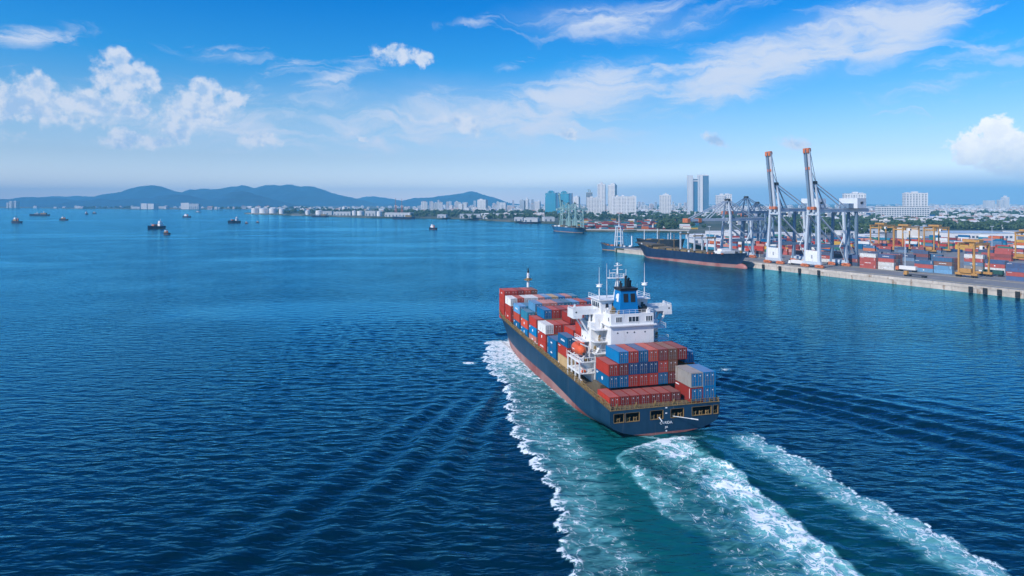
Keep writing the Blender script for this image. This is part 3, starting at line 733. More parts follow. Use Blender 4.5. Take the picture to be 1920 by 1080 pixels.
# lashing frames along both sides
fmb = MB()
fmb.bar((0, 0, 0), (0, 0, 1.5), .28, .22); fmb.bar((0, -.9, .1), (0, -.05, 1.35), .14); fmb.bar((0, 0, 1.42), (0, 1.9, 1.42), .18, .14); fmb.bar((0.55, .2, 0), (0.05, .1, 1.3), .16); fmb.bar((0, 0, .75), (0, 1.9, .75), .1); fmb.bar((0, .95, 0), (0, .95, 1.4), .12)
fmm = fmb.mesh('lashing_frame', m_tan)
y = 1.0
while y < 104:
    for s_ in (-1, 1):
        o = link('lashing_frame', fmm, ship); o.location = (s_*(np.interp(y, *BD)-.25), y, np.interp(y, *ZD)-.04); o.scale = (-s_, 1, rnd.uniform(.8, 1.08))
    y += 2.3
# side-deck clutter: valve boxes, pipes, winches
for i in range(46):
    s_ = -1 if i < 38 else 1
    y = rnd.uniform(9, 103); g = MB(); w = rnd.uniform(.25, .5); h = rnd.uniform(.4, 1.0)
    g.box(-w, w, -w*1.4, w*1.4, 0, h)
    if i % 2: g.tube((0, 0, h), (0, .6, h+.35), .14)
    else: g.tube((-.1, -1.2, .35), (-.1, 1.6, .35), .12)
    o = g.build(rnd.choice(['deck_vent', 'valve_box', 'deck_winch']), rnd.choice([m_tan, m_tan, m_deck, m_dark, m_mark]), ship); o.location = (s_*(np.interp(y, *BD)-rnd.uniform(.8, 1.25)), y, np.interp(y, *ZD)-.05)
# hatch coamings under the stacks
def base_z(y): return float(np.interp(y, [0, 7, 29, 57, 67, 76, 88, 97, 110], [5.9, 9.0, 7.95, 7.85, 8.45, 8.9, 9.85, 8.6, 8.6]))
BAYS = [29.6, 38.9, 48.2, 57.5, 67.0, 76.5, 88.0, 97.0]
for y in [7.2]+BAYS:
    zz = base_z(y); g = MB(); w = 12.0 if y < 96 else 9.5
    g.box(-w, w, y-.3, y+7.9, min(np.interp(y, *ZD), zz-.8)-.3, zz-.12)
    for i in range(8): g.box(-w-.12, -w+.02, y+i*1.05, y+i*1.05+.22, np.interp(y, *ZD)-.1, zz-.16)
    if y > 10: g.build('hatch_coaming', m_deck, ship)
g = MB(); g.box(-11.5, 11.5, 10.4, 15.2, 5.8, 8.9); g.build('hatch_coaming', m_deck, ship)
# ---------------- deckhouse
CXH = -0.6
hs = MB()
hs.box(-6.2, 5.4, 16.3, 21.2, 5.5, 24.2)                       # aft block
house = hs.build('deckhouse', m_white, ship)
g = MB(); g.box(-9.6, 9.0, 20.9, 27.6, 5.5, 21.6); g.box(-8.4, 7.8, 21.0, 27.4, 21.6, 23.6); g.build('accommodation_block', m_white, house)
g = MB(); g.box(-6.7, 6.0, 15.75, 21.4, 21.25, 21.55); g.build('deck_ledge', m_white, house)
def windows(xsn, yv, z0, z1, nm, face='aft', parent=None, mull=3):
    for a, c in xsn:
        g = MB()
        if face == 'aft':
            g.box(a-.1, c+.1, yv-.09, yv+.02, z0-.1, z0); g.box(a-.1, c+.1, yv-.09, yv+.02, z1, z1+.1)
            for i in range(mull+1):
                x = a+(c-a)*i/mull; g.box(x-.06, x+.06, yv-.09, yv+.02, z0, z1)
        else:
            g.box(yv-.09, yv+.02, a-.08, a, z0-.1, z1+.1); g.box(yv-.09, yv+.02, c, c+.08, z0-.1, z1+.1); g.box(yv-.09, yv+.02, a, c, z0-.1, z0); g.box(yv-.09, yv+.02, a, c, z1, z1+.1)
        w = g.build('window', m_white, parent or house)
        g = MB()
        if face == 'aft': g.box(a, c, yv-.04, yv+.01, z0, z1)
        else: g.box(yv-.04, yv+.01, a, c, z0, z1)
        if parent is None: g.build('pane', m_glass, w)
        else: g.build('window_pane', m_glass, parent)
windows([(-4.9, -3.3), (-1.5, 1.3), (3.2, 5.0)], 16.3, 22.3, 23.5, 'w')
for x in (-4.4, -1.8, .1, 3.0):                                # portholes
    g = MB(); g.tube((x, 16.26, 19.6), (x, 16.34, 19.6), .2, n=10); g.build('porthole', m_glass, house)
windows([(17.3, 17.9)], -6.2, 22.4, 23.3, 'p', 'port')
for (y, z) in ((23.0, 22.3), (25.4, 22.3)): windows([(y, y+.55)], -8.4, z, z+.85, 'p', 'port')
for (y, z) in ((22.0, 19.4), (24.0, 16.6), (26.2, 19.4), (25.5, 14.0), (22.5, 14.0), (26.4, 16.6)): windows([(y, y+.55)], -9.6, z, z+.8, 'p', 'port')
# wheelhouse
wh = MB(); wh.taper((-6.6, 6.0, 21.6, 27.6), (-6.9, 6.3, 21.4, 27.9), 23.6, 27.0); wheel = wh.build('wheelhouse', m_white, ship)
g = MB(); g.box(-7.4, 6.8, 20.9, 28.3, 27.0, 27.22); g.build('wheelhouse_roof', m_white, wheel)
for a, c in ((-5.4, -4.7), (-3.7, -3.0), (2.3, 3.0), (4.4, 5.1)):
    g = MB(); g.box(a, c, 21.38, 21.55, 25.1, 26.2); g.build('window', m_glass, wheel)
for a, c in ((22.4, 23.2), (23.6, 24.4), (24.8, 25.6), (26.0, 26.8)):
    for s_ in (-1, 1):
        g = MB(); x = -6.82 if s_ < 0 else 6.2; g.box(x-.04, x+.06, a, c, 25.0, 26.3); g.build('window', m_glass, wheel)
g = MB(); g.box(-6.3, 5.7, 27.86, 27.98, 25.0, 26.4); g.build('front_window', m_glass, wheel)
# bridge wings
for s_ in (-1, 1):
    x0, x1 = (-13.8, -6.6) if s_ < 0 else (6.0, 13.8)
    g = MB()
    g.box(x0, x1, 22.4, 26.6, 23.4, 23.62)
    t = .1; h1 = 24.85
    g.box(x0, x1, 22.4, 22.4+t, 23.62, h1); g.box(x0, x1, 26.6-t, 26.6, 23.62, h1)
    if s_ < 0: g.box(x0, x0+t, 22.5, 26.5, 23.62, h1)
    else: g.box(x1-t, x1, 22.5, 26.5, 23.62, h1)
    e = x0 if s_ < 0 else x1
    g.box(min(e, e-s_*2.4), max(e, e-s_*2.4), 22.3, 26.7, 22.5, 23.4)
    wing = g.build('bridge_wing', m_white, ship)
    for yy_ in (22.9, 26.0):
        b_ = MB(); b_.bar((s_*12.4, yy_, 23.3), (s_*9.0, yy_, 17.6), .5, .35); b_.bar((s_*9.2, yy_, 18.2), (s_*9.2, yy_, 23.4), .4); b_.build('wing_bracket', m_white, wing)
    b_ = MB(); b_.box(s_*12.6-.3, s_*12.6+.3, 24.2, 24.8, 23.6, 25.3); b_.tube((s_*12.6, 24.5, 25.3), (s_*12.6, 24.5, 25.75), .28); b_.build('wing_console', m_white, wing)
    b_ = MB(); b_.tube((s_*13.0, 22.36, 24.1), (s_*13.0, 22.42, 24.1), .22); b_.build('wing_porthole', m_glass, wing)
# balconies and stair decks on the aft side of the accommodation block
for zz, xa, xb in ((14.3, -9.6, -6.2), (17.2, -9.8, -6.2), (20.2, -9.6, -6.2), (17.0, 5.4, 10.6), (20.0, 5.4, 9.9), (14.2, 5.4, 10.6)):
    g = MB(); g.box(xa, xb, 18.3, 20.9, zz-.18, zz)
    for xq in (xa+.05, (xa+xb)/2, xb-.05): g.bar((xq, 18.35, zz), (xq, 18.35, zz+1.0), .08)
    g.bar((xa, 18.35, zz+1.0), (xb, 18.35, zz+1.0), .08); g.bar((xa, 18.35, zz+.5), (xb, 18.35, zz+.5), .06)
    xo = xa if xa < -8 else xb
    g.bar((xo, 18.35, zz+1.0), (xo, 20.9, zz+1.0), .08); g.bar((xo, 18.35, zz+.5), (xo, 20.9, zz+.5), .06)
    g.build('balcony', m_white, house)
for z0, xa in ((14.3, -8.9), (17.2, -7.0), (11.5, -7.0)):
    g = MB(); g.bar((xa, 19.4, z0), (xa+(1.9 if xa < -8 else -1.9), 19.6, z0+2.8), .8, .12); g.build('stair', m_white, house)
for k, (x, y, z) in enumerate(((-7.6, 20.5, 17.3), (-8.8, 20.3, 14.4), (-7.0, 20.4, 20.3), (-8.0, 19.3, 17.3), (6.6, 19.8, 20.1), (8.0, 19.8, 17.1))):
    g = MB(); g.tube((x, y, z), (x, y, z+1.0), .35); g.tube((x, y, z+1.0), (x, y-.3, z+1.4), .28); g.build('deck_vent', m_tan if k % 2 else m_white, house)
for zz in (14.2, 16.8):
    g = MB(); g.box(-11.6, -9.6, 22, 27.4, zz-.25, zz)
    g.bar((-11.55, 22, zz+.95), (-11.55, 27.4, zz+.95), .08); g.bar((-11.55, 22, zz+.5), (-11.55, 27.4, zz+.5), .06)
    for q in (22.1, 23.9, 25.6, 27.3): g.bar((-11.55, q, zz), (-11.55, q, zz+.95), .07)
    g.build('side_walkway', m_white, house)
# rails on the aft roof and wheelhouse roof
def railing(pts, h, par, nm='roof_rail', m=None, step=1.6):
    g = MB()
    for p0, p1 in zip(pts[:-1], pts[1:]):
        p0 = Vector(p0); p1 = Vector(p1); n_ = max(1, int((p1-p0).length/step))
        for hh in (h, h*.55): g.bar(p0+Vector((0, 0, hh)), p1+Vector((0, 0, hh)), .06)
        for i in range(n_+1): q = p0.lerp(p1, i/n_); g.bar(q, q+Vector((0, 0, h)), .06)
    g.build(nm, m or m_white, par)
railing([(-6.1, 21.2, 24.2), (-6.1, 16.4, 24.2), (5.3, 16.4, 24.2), (5.3, 21.2, 24.2)], 1.0, house)
railing([(-7.3, 28.2, 27.22), (-7.3, 21.0, 27.22), (6.7, 21.0, 27.22), (6.7, 28.2, 27.22)], 1.0, wheel)
railing([(-13.7, 26.4, 24.85), (-13.7, 22.5, 24.85), (-7, 22.5, 24.85)], .45, wheel, 'wing_rail')
railing([(13.7, 26.4, 24.85), (13.7, 22.5, 24.85), (7, 22.5, 24.85)], .45, wheel, 'wing_rail')
for i, (x, y, w, h, m_) in enumerate(((-5.0, 18.2, .5, .8, m_tan), (-4.2, 19.4, .4, 1.2, m_tan), (-5.3, 20.2, .6, .7, m_white), (-3.6, 17.2, .3, .6, m_tan), (3.6, 18.6, .8, 1.0, m_dark), (4.6, 19.8, .5, 1.3, m_dark), (3.2, 20.3, .6, .8, m_dark), (4.5, 17.6, .4, .7, m_white))):
    g = MB(); g.box(x-w, x+w, y-w*.8, y+w*.8, 24.2, 24.2+h); g.tube((x, y, 24.2+h), (x, y+.1, 24.6+h), w*.5); g.build('roof_vent', m_, house)
# funnel
g = MB(); g.taper((-3.6, 1.5, 16.9, 21.3), (-3.0, 1.25, 17.5, 21.0), 24.2, 29.8); fun = g.build('funnel', m_funnel, ship)
g = MB(); g.taper((-3.15, 1.4, 17.3, 21.15), (-3.3, 1.55, 17.1, 21.3), 29.82, 30.45); g.build('funnel_cap', m_black, fun)
for a, c in ((-2.35, -1.15), (-.45, .75)):
    g = MB(); g.hexa([(a, 17.12, 27.0), (c, 17.12, 27.0), (c, 17.5, 27.0), (a, 17.5, 27.0), (a, 17.34, 29.1), (c, 17.34, 29.1), (c, 17.6, 29.1), (a, 17.6, 29.1)])
    lv = g.build('louvre', m_black, fun)
    g = MB()
    for i in range(7): z_ = 27.15+i*.28; g.box(a+.05, c-.05, 17.09+.03*i, 17.26+.03*i, z_, z_+.07)
    stuff(g.build('louvre_blade', m_dark, lv))
g = MB()                                                        # white emblem on the port side
g.hexa([(-3.42, 18.2, 27.0), (-3.34, 18.2, 27.0), (-3.34, 19.2, 27.0), (-3.42, 19.2, 27.0), (-3.22, 18.3, 29.0), (-3.1, 18.3, 29.0), (-3.1, 19.1, 29.0), (-3.22, 19.1, 29.0)])
g.hexa([(-3.36, 19.25, 27.7), (-3.28, 19.25, 27.7), (-3.28, 19.7, 27.7), (-3.36, 19.7, 27.7), (-3.26, 19.25, 28.7), (-3.15, 19.25, 28.7), (-3.15, 19.7, 28.7), (-3.26, 19.7, 28.7)])
g.build('funnel_emblem', m_mark, fun)
for x, y, r, h in ((-.9, 19.2, .32, 2.3), (.0, 19.6, .34, 1.7), (.75, 20.1, .3, 1.0), (-1.9, 20.3, .22, .9), (-2.5, 18.4, .22, .6)):
    g = MB(); g.tube((x, y, 30.5), (x, y, 30.7+h), r); g.tube((x, y, 30.7+h), (x+.1, y-.25, 31.0+h), r, r*.9); g.build('exhaust_pipe', m_black, fun)
# radar mast on the wheelhouse roof behind the funnel
g = MB(); g.tube((-1.6, 22.6, 27.2), (-1.6, 22.6, 36.4), .34, .2); g.bar((-.3, 22.2, 27.2), (-1.4, 22.6, 33.0), .2); g.bar((-2.9, 22.2, 27.2), (-1.8, 22.6, 33.0), .2); mast = g.build('radar_mast', m_white, ship)
g = MB(); g.box(-4.2, .6, 22.0, 23.2, 32.4, 32.6)
for x in (-4.1, -3.2, -2.3, -.9, -.2, .5): g.bar((x, 22.05, 32.6), (x, 22.05, 33.7 if x not in (-4.1, .5) else 34.7), .08)
g.bar((-4.1, 22.05, 33.6), (.5, 22.05, 33.6), .07); g.bar((-4.1, 22.05, 33.1), (.5, 22.05, 33.1), .06)
g.build('mast_platform', m_white, mast)
g = MB(); g.bar((-3.0, 22.6, 34.6), (-.2, 22.6, 34.6), .12); g.bar((-2.6, 22.4, 35.6), (-.5, 22.4, 35.8), .25, .18); g.bar((-2.2, 22.6, 36.2), (-1.0, 22.6, 36.2), .1); g.build('radar_scanner', m_white, mast)
g = MB(); g.bar((-3.9, 22.1, 33.85), (-2.4, 22.1, 33.9), .26, .2); g.build('radar_scanner', m_white, mast)
g = MB(); g.tube((.1, 22.5, 32.6), (.1, 22.5, 33.4), .26); g.build('radar_dome', m_white, mast)
for x, y, h, dome in ((-6.8, 22.3, 8.2, True), (-4.2, 23.5, 9.0, False), (5.9, 22.4, 9.0, True), (-7.1, 21.4, 3.0, False), (-2.9, 21.6, 3.0, False), (4.6, 24.0, 3.4, False)):
    g = MB(); g.tube((x, y, 27.2), (x, y, 27.2+h*.5), .14, .12); g.tube((x, y, 27.2+h*.5), (x, y, 27.2+h), .07, .025)
    if dome: g.tube((x, y, 30.4), (x, y, 30.9), .75, .6, 10); g.bar((x-.9, y, 31.0), (x+.9, y, 31.0), .14)
    g.build('whip_antenna', m_white, wheel)
# boat platform on the port quarter and the lifeboat
g = MB()
for zz in (9.4, 12.2): g.box(-13.35, -9.0, 19.3, 28.0, zz-.2, zz)
for y in (19.45, 22.3, 25.1, 27.85):
    g.bar((-13.25, y, 6.8), (-13.25, y, 12.2), .32, .28)
g.bar((-13.25, 19.4, 13.2), (-13.25, 28, 13.2), .16); g.bar((-13.25, 19.4, 13.2), (-9.1, 19.4, 13.2), .16); g.bar((-13.25, 19.4, 10.4), (-9.1, 19.4, 10.4), .14)
g.bar((-13.25, 19.4, 12.2), (-13.25, 28, 12.2), .3, .4); g.bar((-13.25, 19.4, 9.4), (-13.25, 28, 9.4), .3, .4)
for y in (19.4, 21, 22.6, 24.2, 25.8, 27.9): g.bar((-13.25, y, 12.2), (-13.25, y, 13.2), .1)
for x in (-12.2, -11.1, -10.1, -9.2): g.bar((x, 19.4, 12.2), (x, 19.4, 13.2), .1); g.bar((x, 19.4, 9.4), (x, 19.4, 10.4), .1)
g.bar((-9.2, 19.45, 6.8), (-9.2, 19.45, 12.2), .25)
bp_ = g.build('boat_platform', m_white, ship)
for k, y in enumerate((20.4, 26.2)):
    g = MB(); g.bar((-10.2, y, 12.2), (-10.4, y, 15.6), .35); g.bar((-10.4, y, 15.6), (-12.6, y, 16.6), .3); g.bar((-12.9, y, 12.2), (-10.6, y, 14.4), .24); g.build('davit', m_white, bp_)
for x, y, z, m_ in ((-11.4, 21.0, 12.2, m_tan), (-10.2, 22.0, 12.2, m_white), (-12.3, 20.4, 12.2, m_white), (-11.8, 20.4, 9.4, m_orange), (-10.3, 20.6, 9.4, m_white), (-11.0, 20.2, 12.2, m_tan)):
    g = MB(); g.tube((x, y-.5, z+.45), (x, y+.5, z+.45), .42); g.box(x-.5, x+.5, y-.4, y+.4, z, z+.25); g.build('boat_winch', m_, bp_)
lb = MB()
prof = [(-3.4, .15), (-3.1, .75), (-2.2, 1.2), (-.8, 1.4), (1.0, 1.4), (2.3, 1.2), (3.1, .7), (3.45, .12)]
nn_ = 12; vv = []
for y, r in prof:
    for i in range(nn_):
        a = 2*math.pi*i/nn_; vv.append((r*math.cos(a), y, r*1.0*math.sin(a)+(.15*math.sin(a) if math.sin(a) > 0 else 0)))
ff = [(j*nn_+i, j*nn_+(i+1) % nn_, (j+1)*nn_+(i+1) % nn_, (j+1)*nn_+i) for j in range(len(prof)-1) for i in range(nn_)]
ff += [tuple(range(nn_-1, -1, -1)), tuple(range((len(prof)-1)*nn_, len(prof)*nn_))]
lb.add(vv, ff); lb.box(-.8, .8, -1.9, .4, 1.2, 1.85)
boat = lb.build('lifeboat', m_orange); tag(boat, 'orange enclosed lifeboat hanging in white davits beside the deckhouse', 'lifeboat')
boat.location = SW(-12.0, 23.2, 14.7); boat.rotation_euler = (0, 0, TH)
g = MB(); g.box(-1.43, -1.36, -.5, .9, .0, .18); g.box(-.35, .15, -2.45, -2.3, .65, 1.15); g.build('grab_line', m_mark, boat)
g = MB(); g.tube((0, -3.2, -.5), (0, -3.75, -.5), .3); g.build('propeller_guard', m_dark, boat)
# foremast
g = MB(); g.tube((0, 109.5, 9.5), (0, 109.5, 24.5), .62, .42, 10); fm = g.build('foremast', m_white, ship)
g = MB(); g.tube((0, 109.5, 24.5), (0, 109.5, 26.3), .42, .2, 10); g.build('mast_tip', m_black, fm)
g = MB(); g.tube((0, 109.5, 21.6), (0, 109.5, 21.9), 1.5, 1.5, 10); g.tube((0, 109.5, 21.9), (0, 109.5, 22.5), .9, .8, 10); g.bar((-1.6, 109.5, 22.0), (1.6, 109.5, 22.0), .3); g.build('mast_platform', m_tan, fm)
g = MB(); g.box(-.4, .4, 109, 109.9, 23.4, 23.7); g.build('mast_light', m_white, fm)
for x, y in ((-4, 112), (4, 112), (0, 115), (-6, 109), (6, 109)):
    g = MB(); z_ = np.interp(y, *ZD)-.05; g.tube((x-.8, y, z_+.7), (x+.8, y, z_+.7), .7); g.box(x-1.1, x+1.1, y-.6, y+.6, z_, z_+.4); g.build('windlass', m_tan, ship)

# ------------------------------------------------------------------ containers
def container_meshes(L, Wd, Ht, tag_, ncor):
    b = MB(); w = Wd/2; c = 0.09
    for s_ in (-1, 1):                                   # corrugated sides
        y0 = .16; y1 = L-.16; n_ = ncor*4; prev = None; vv = []; ff = []
        for i in range(n_+1):
            ph_ = i % 4; x = w-.02-(c if ph_ in (1, 2) else 0)
            y = y0+(y1-y0)*i/n_
            vv += [(s_*x, y, .16), (s_*x, y, Ht-.12)]
            if i: k = 2*i; ff.append((k-2, k, k+1, k-1) if s_ > 0 else (k-1, k+1, k, k-2))
        b.add(vv, ff)
    b.add([(-w+.03, L-.05, .12), (w-.03, L-.05, .12), (w-.03, L-.05, Ht-.1), (-w+.03, L-.05, Ht-.1)], [(1, 0, 3, 2)])
    for sx in (-1, 1):
        for yy_ in ((0, .17), (L-.17, L)):
            b.box(min(sx*w, sx*(w-.17)), max(sx*w, sx*(w-.17)), yy_[0], yy_[1], 0, Ht)
        b.box(min(sx*w, sx*(w-.1)), max(sx*w, sx*(w-.1)), .17, L-.17, 0.02, .17)
        b.box(min(sx*w, sx*(w-.1)), max(sx*w, sx*(w-.1)), .17, L-.17, Ht-.14, Ht-.02)
    for yy_ in ((0.0, .12), (L-.12, L)):
        b.box(-w+.17, w-.17, yy_[0], yy_[1], 0.02, .2); b.box(-w+.17, w-.17, yy_[0], yy_[1], Ht-.2, Ht-.02)
    b.add([(-w+.1, .12, .15), (w-.1, .12, .15), (w-.1, L-.12, .15), (-w+.1, L-.12, .15)], [(3, 2, 1, 0)])
    b.cur = 1                                             # roof panel, ribbed
    n_ = ncor; vv = []; ff = []
    for i in range(2*n_+1):
        y = .12+(L-.24)*i/(2*n_); z_ = Ht-.035-(0.03 if i % 2 else 0); vv += [(-w+.1, y, z_), (w-.1, y, z_)]
        if i: k = 2*i; ff.append((k-2, k-1, k+1, k))
    b.add(vv, ff)
    body = b.mesh('container_'+tag_, [m_cont, m_roof])
    d = MB()
    dw = (Wd-.36)/2
    d.box(-dw/2, dw/2, .05, .11, .22, Ht-.22)
    for i in range(4): z0 = .35+i*(Ht-.7)/4; d.box(-dw/2+.08, dw/2-.08, .035, .06, z0+.05, z0+(Ht-.7)/4-.05)
    d.cur = 1
    for x in (-dw*.24, dw*.24):
        d.box(x-.035, x+.035, -.03, .035, .15, Ht-.15); d.box(x-.1, x+.16, -.05, .0, 1.05, 1.16)
    d.cur = 2
    d.box(0, dw*.26, .02, .033, Ht*.74, Ht*.80)
    door = d.mesh('door_'+tag_, [m_door, m_bar, m_mark])
    s_ = MB(); s_.box(-w-.012, -w+.03, L*.45, L*.62, Ht*.46, Ht*.62); s_.box(-w-.012, -w+.03, L*.95, L*.962, Ht*.3, Ht*.86)
    marks = [s_.mesh('marking_'+tag_, m_mark)]
    s_ = MB()
    for i in range(5): y = L*.30+i*L*.08; s_.box(-w-.012, -w+.03, y, y+L*.055, Ht*.42, Ht*(.62 if i % 2 else .58))
    marks.append(s_.mesh('marking_'+tag_, m_mark))
    s_ = MB(); s_.tube((-w-.012, L*.5, Ht*.52), (-w+.03, L*.5, Ht*.52), Ht*.17, n=10); s_.box(-w-.012, -w+.03, L*.86, L*.95, Ht*.72, Ht*.8); s_.box(-w-.012, -w+.03, L*.80, L*.95, Ht*.83, Ht*.88)
    marks.append(s_.mesh('marking_'+tag_, m_mark))
    s_ = MB(); s_.box(-w-.012, -w+.03, L*.08, L*.10, Ht*.25, Ht*.9); s_.box(-w-.012, -w+.03, L*.74, L*.95, Ht*.80, Ht*.87)
    marks.append(s_.mesh('marking_'+tag_, m_mark))
    return body, door, dw, marks
SL, SWD, SH = 7.6, 2.44, 2.70
CS = container_meshes(SL, SWD, SH, 'short', 18)
CL = container_meshes(12.19, 2.44, 2.65, 'long', 20)
PAL = {'red': (0.44, 0.043, 0.026), 'dark red': (0.26, 0.027, 0.021), 'maroon': (0.21, 0.036, 0.033), 'orange red': (0.52, 0.075, 0.04), 'brown': (0.22, 0.085, 0.05), 'blue': (0.0, 0.118, 0.27), 'bright blue': (0.0, 0.165, 0.37),
       'navy': (0.012, 0.055, 0.15), 'light blue': (0.10, 0.30, 0.50), 'teal': (0.025, 0.20, 0.30), 'white': (0.72, 0.72, 0.69), 'grey': (0.33, 0.31, 0.29), 'tan': (0.58, 0.40, 0.20), 'salmon': (0.55, 0.22, 0.17), 'grey blue': (0.10, 0.20, 0.32), 'green': (0.03, 0.17, 0.13), 'orange': (0.58, 0.14, 0.03), 'yellow': (0.6, 0.35, 0.05), 'dark blue': (0.008, 0.075, 0.22)}
def container(kit, colname, loc, rz, label, group, doors=True, marks=True, scale=None):
    o = link('container', kit[0]); o.location = loc; o.rotation_euler = (0, 0, rz)
    c = PAL[colname]
    if kit is CL: c = tuple(x*.80+.2*g_ for x, g_ in zip(c, (.34, .32, .31)))      # sun-faded ashore
    j = rnd.uniform(.88, 1.12); col = tuple(min(1, x*j) for x in c)+(1,)
    o.color = col
    if scale: o.scale = scale
    tag(o, label, 'container', group)
    if doors:
        for s_ in (-1, 1):
            d = link('door', kit[1], o); d.location = (s_*(kit[2]/2+.02), 0, 0); d.color = col
    if marks and rnd.random() < .62:
        m = link('marking', rnd.choice(kit[3]), o)
        if colname in ('white', 'tan'): m.hide_render = False
    return o
TIER = ['bottom tier', 'second tier', 'third tier', 'top fourth tier']
COLN = ['at the port edge', 'second from port', 'third from port', 'fourth from port', 'fifth from port', 'sixth from port', 'seventh from port', 'eighth from port', 'ninth from port', 'tenth from port']
GRP = 'containers on the deck of the ship'
def sc(colname, xl, y, z, label, **k): return container(CS, colname, SW(xl+SWD/2, y, z), TH, label, GRP, **k)
# stern row, one tier
for i in range(7):
    sc(['red', 'dark red', 'dark red', 'dark red', 'dark red', 'dark red', 'maroon'][i], -12.7+2.54*i, 2.4, 5.75, f"dark red container in the low single row along the stern rail, {COLN[i]}", scale=(1, .9, 1))
# starboard pair at the stern
for t, (cs_, cl_) in enumerate((('dark red', 'bright blue'), ('grey', 'bright blue'))):
    for i, cc in enumerate((cs_, cl_)):
        lab = ['dark red container under the rusty grey one at the starboard stern corner', 'blue container, lower outer of the starboard stern stack', 'rusty grey container with blue doors, topmost at the starboard stern corner', 'bright blue container, upper outer of the starboard stern stack'][2*t+i]
        o = container(CS, cc, SW(6.3+3.2*i+1.6, .2, 6.35+3.42*t), TH, lab, GRP, scale=(1.29, .95, 1.25))
        for ch in o.children:
            if ch.name.startswith('door'): ch.color = (*PAL['bright blue'], 1)
# main aft block: four columns of tiers seen from astern
A0 = -10.8
AFT = [['blue', 'blue', 'red', 'red', 'red', 'blue', 'maroon'], ['red', 'maroon', 'navy', 'navy', 'navy', 'red', 'brown'], [None, 'bright blue', 'red', 'blue', 'orange red', 'maroon', 'brown', 'dark red']]
for t, rowc in enumerate(AFT):
    for i, cc in enumerate(rowc):
        if cc: sc(cc, A0+2.54*i, 7.2, 9.0+2.76*t, f"{cc} container, {['lowest', 'middle', 'top'][t]} tier of the block astern of the deckhouse, {COLN[i]}")
sc('bright blue', A0+2.54*8+.1, 8.4, 9.0+2.76*1.55, 'bright blue container at the starboard edge beside the top aft tier')
sc('orange', A0+2.54*8+.1, 8.4, 9.0+2.76*.57, 'orange container beneath the bright blue one at the starboard edge')
# bays ahead of the deckhouse, listed aft to fore
BAYDEF = [
 ([3, 2, 4, 4, 4, 3, 3, 4, 4, 3], {0: ['tan', 'red', 'blue'], 2: [0, 0, 'red', 'red']}, ['red', 'red', 'red', 'dark red', 'red', 'blue', 'red', 'dark red', 'red', 'blue']),
 ([2, 2, 3, 3, 3, 3, 3, 3, 3, 3], {0: ['blue', 'blue']}, ['grey blue', 'grey blue', 'red', 'red', 'dark red', 'red', 'blue', 'red', 'dark red', 'red']),
 ([3, 3, 3, 4, 4, 4, 4, 4, 4, 4], {0: ['red', 'red', 'white'], 1: [0, 'blue', 'red'], 2: [0, 'blue', 'red']}, ['white', 'red', 'red', 'dark red', 'red', 'red', 'navy', 'grey blue', 'red', 'dark red']),
 ([3, 4, 4, 4, 4, 4, 4, 4, 4, 4], {0: ['salmon', 'bright blue', 'red'], 1: [0, 0, 'blue', 'bright blue']}, ['red', 'blue', 'red', 'dark red', 'red', 'red', 'red', 'dark red', 'red', 'red']),
 ([3, 4, 4, 4, 4, 4, 4, 4, 4, 4], {0: ['bright blue', 'orange red', 'teal'], 1: [0, 0, 'teal', 'light blue']}, ['teal', 'teal', 'salmon', 'salmon', 'grey blue', 'teal', 'light blue', 'orange red', 'blue', 'orange red']),
 ([3, 3, 3, 3, 3, 3, 3, 3, 3, 3], {0: ['blue', 'orange red', 'light blue'], 1: [0, 'grey', 'teal']}, ['light blue', 'teal', 'grey', 'teal', 'light blue', 'grey', 'navy', 'grey', 'teal', 'blue']),
 ([3, 3, 3, 3, 3, 3, 3, 3, 3, 3], {0: ['red', 'red', 'white'], 1: [0, 0, 'orange red'], 2: [0, 'salmon', 'white']}, ['white', 'salmon', 'white', 'white', 'salmon', 'light blue', 'tan', 'bright blue', 'salmon', 'teal']),
 ([4, 4, 4, 4, 4, 3, 3, 3, 3, 3], {0: ['red', 'red', 'red', 'red']}, ['red', 'red', 'dark red', 'orange red', 'brown', 'grey blue', 'white', 'grey blue', 'teal', 'teal']),
]
X0 = -12.75
for bi, (hts, spec, tops) in enumerate(BAYDEF):
    prevh = BAYDEF[bi-1][0] if bi else [0]*10
    bz = base_z(BAYS[bi])
    for ci in range(10):
        if BAYS[bi] > 95 and ci in (9,): continue
        for t in range(hts[ci]):
            topz = bz+(t+1)*2.74
            prevtop = (base_z(BAYS[bi-1])+prevh[ci]*2.74) if bi else 0
            vis = ci == 0 or t == hts[ci]-1 or topz > prevtop+.3 or (ci > 0 and t >= hts[ci-1]) or (bi == 0 and ci < 5)
            if not vis: continue
            cc = None
            if ci in spec and t < len(spec[ci]): cc = spec[ci][t] or None
            if cc is None: cc = tops[ci] if t == hts[ci]-1 else rnd.choice(['red', 'dark red', 'maroon', 'blue', 'navy', 'red', 'grey'])
            sc(cc, X0+2.55*ci, BAYS[bi], bz+t*2.74, f"{cc} container, {TIER[t]}, {COLN[ci]}, {ORD[bi]} row ahead of the deckhouse", marks=ci == 0)
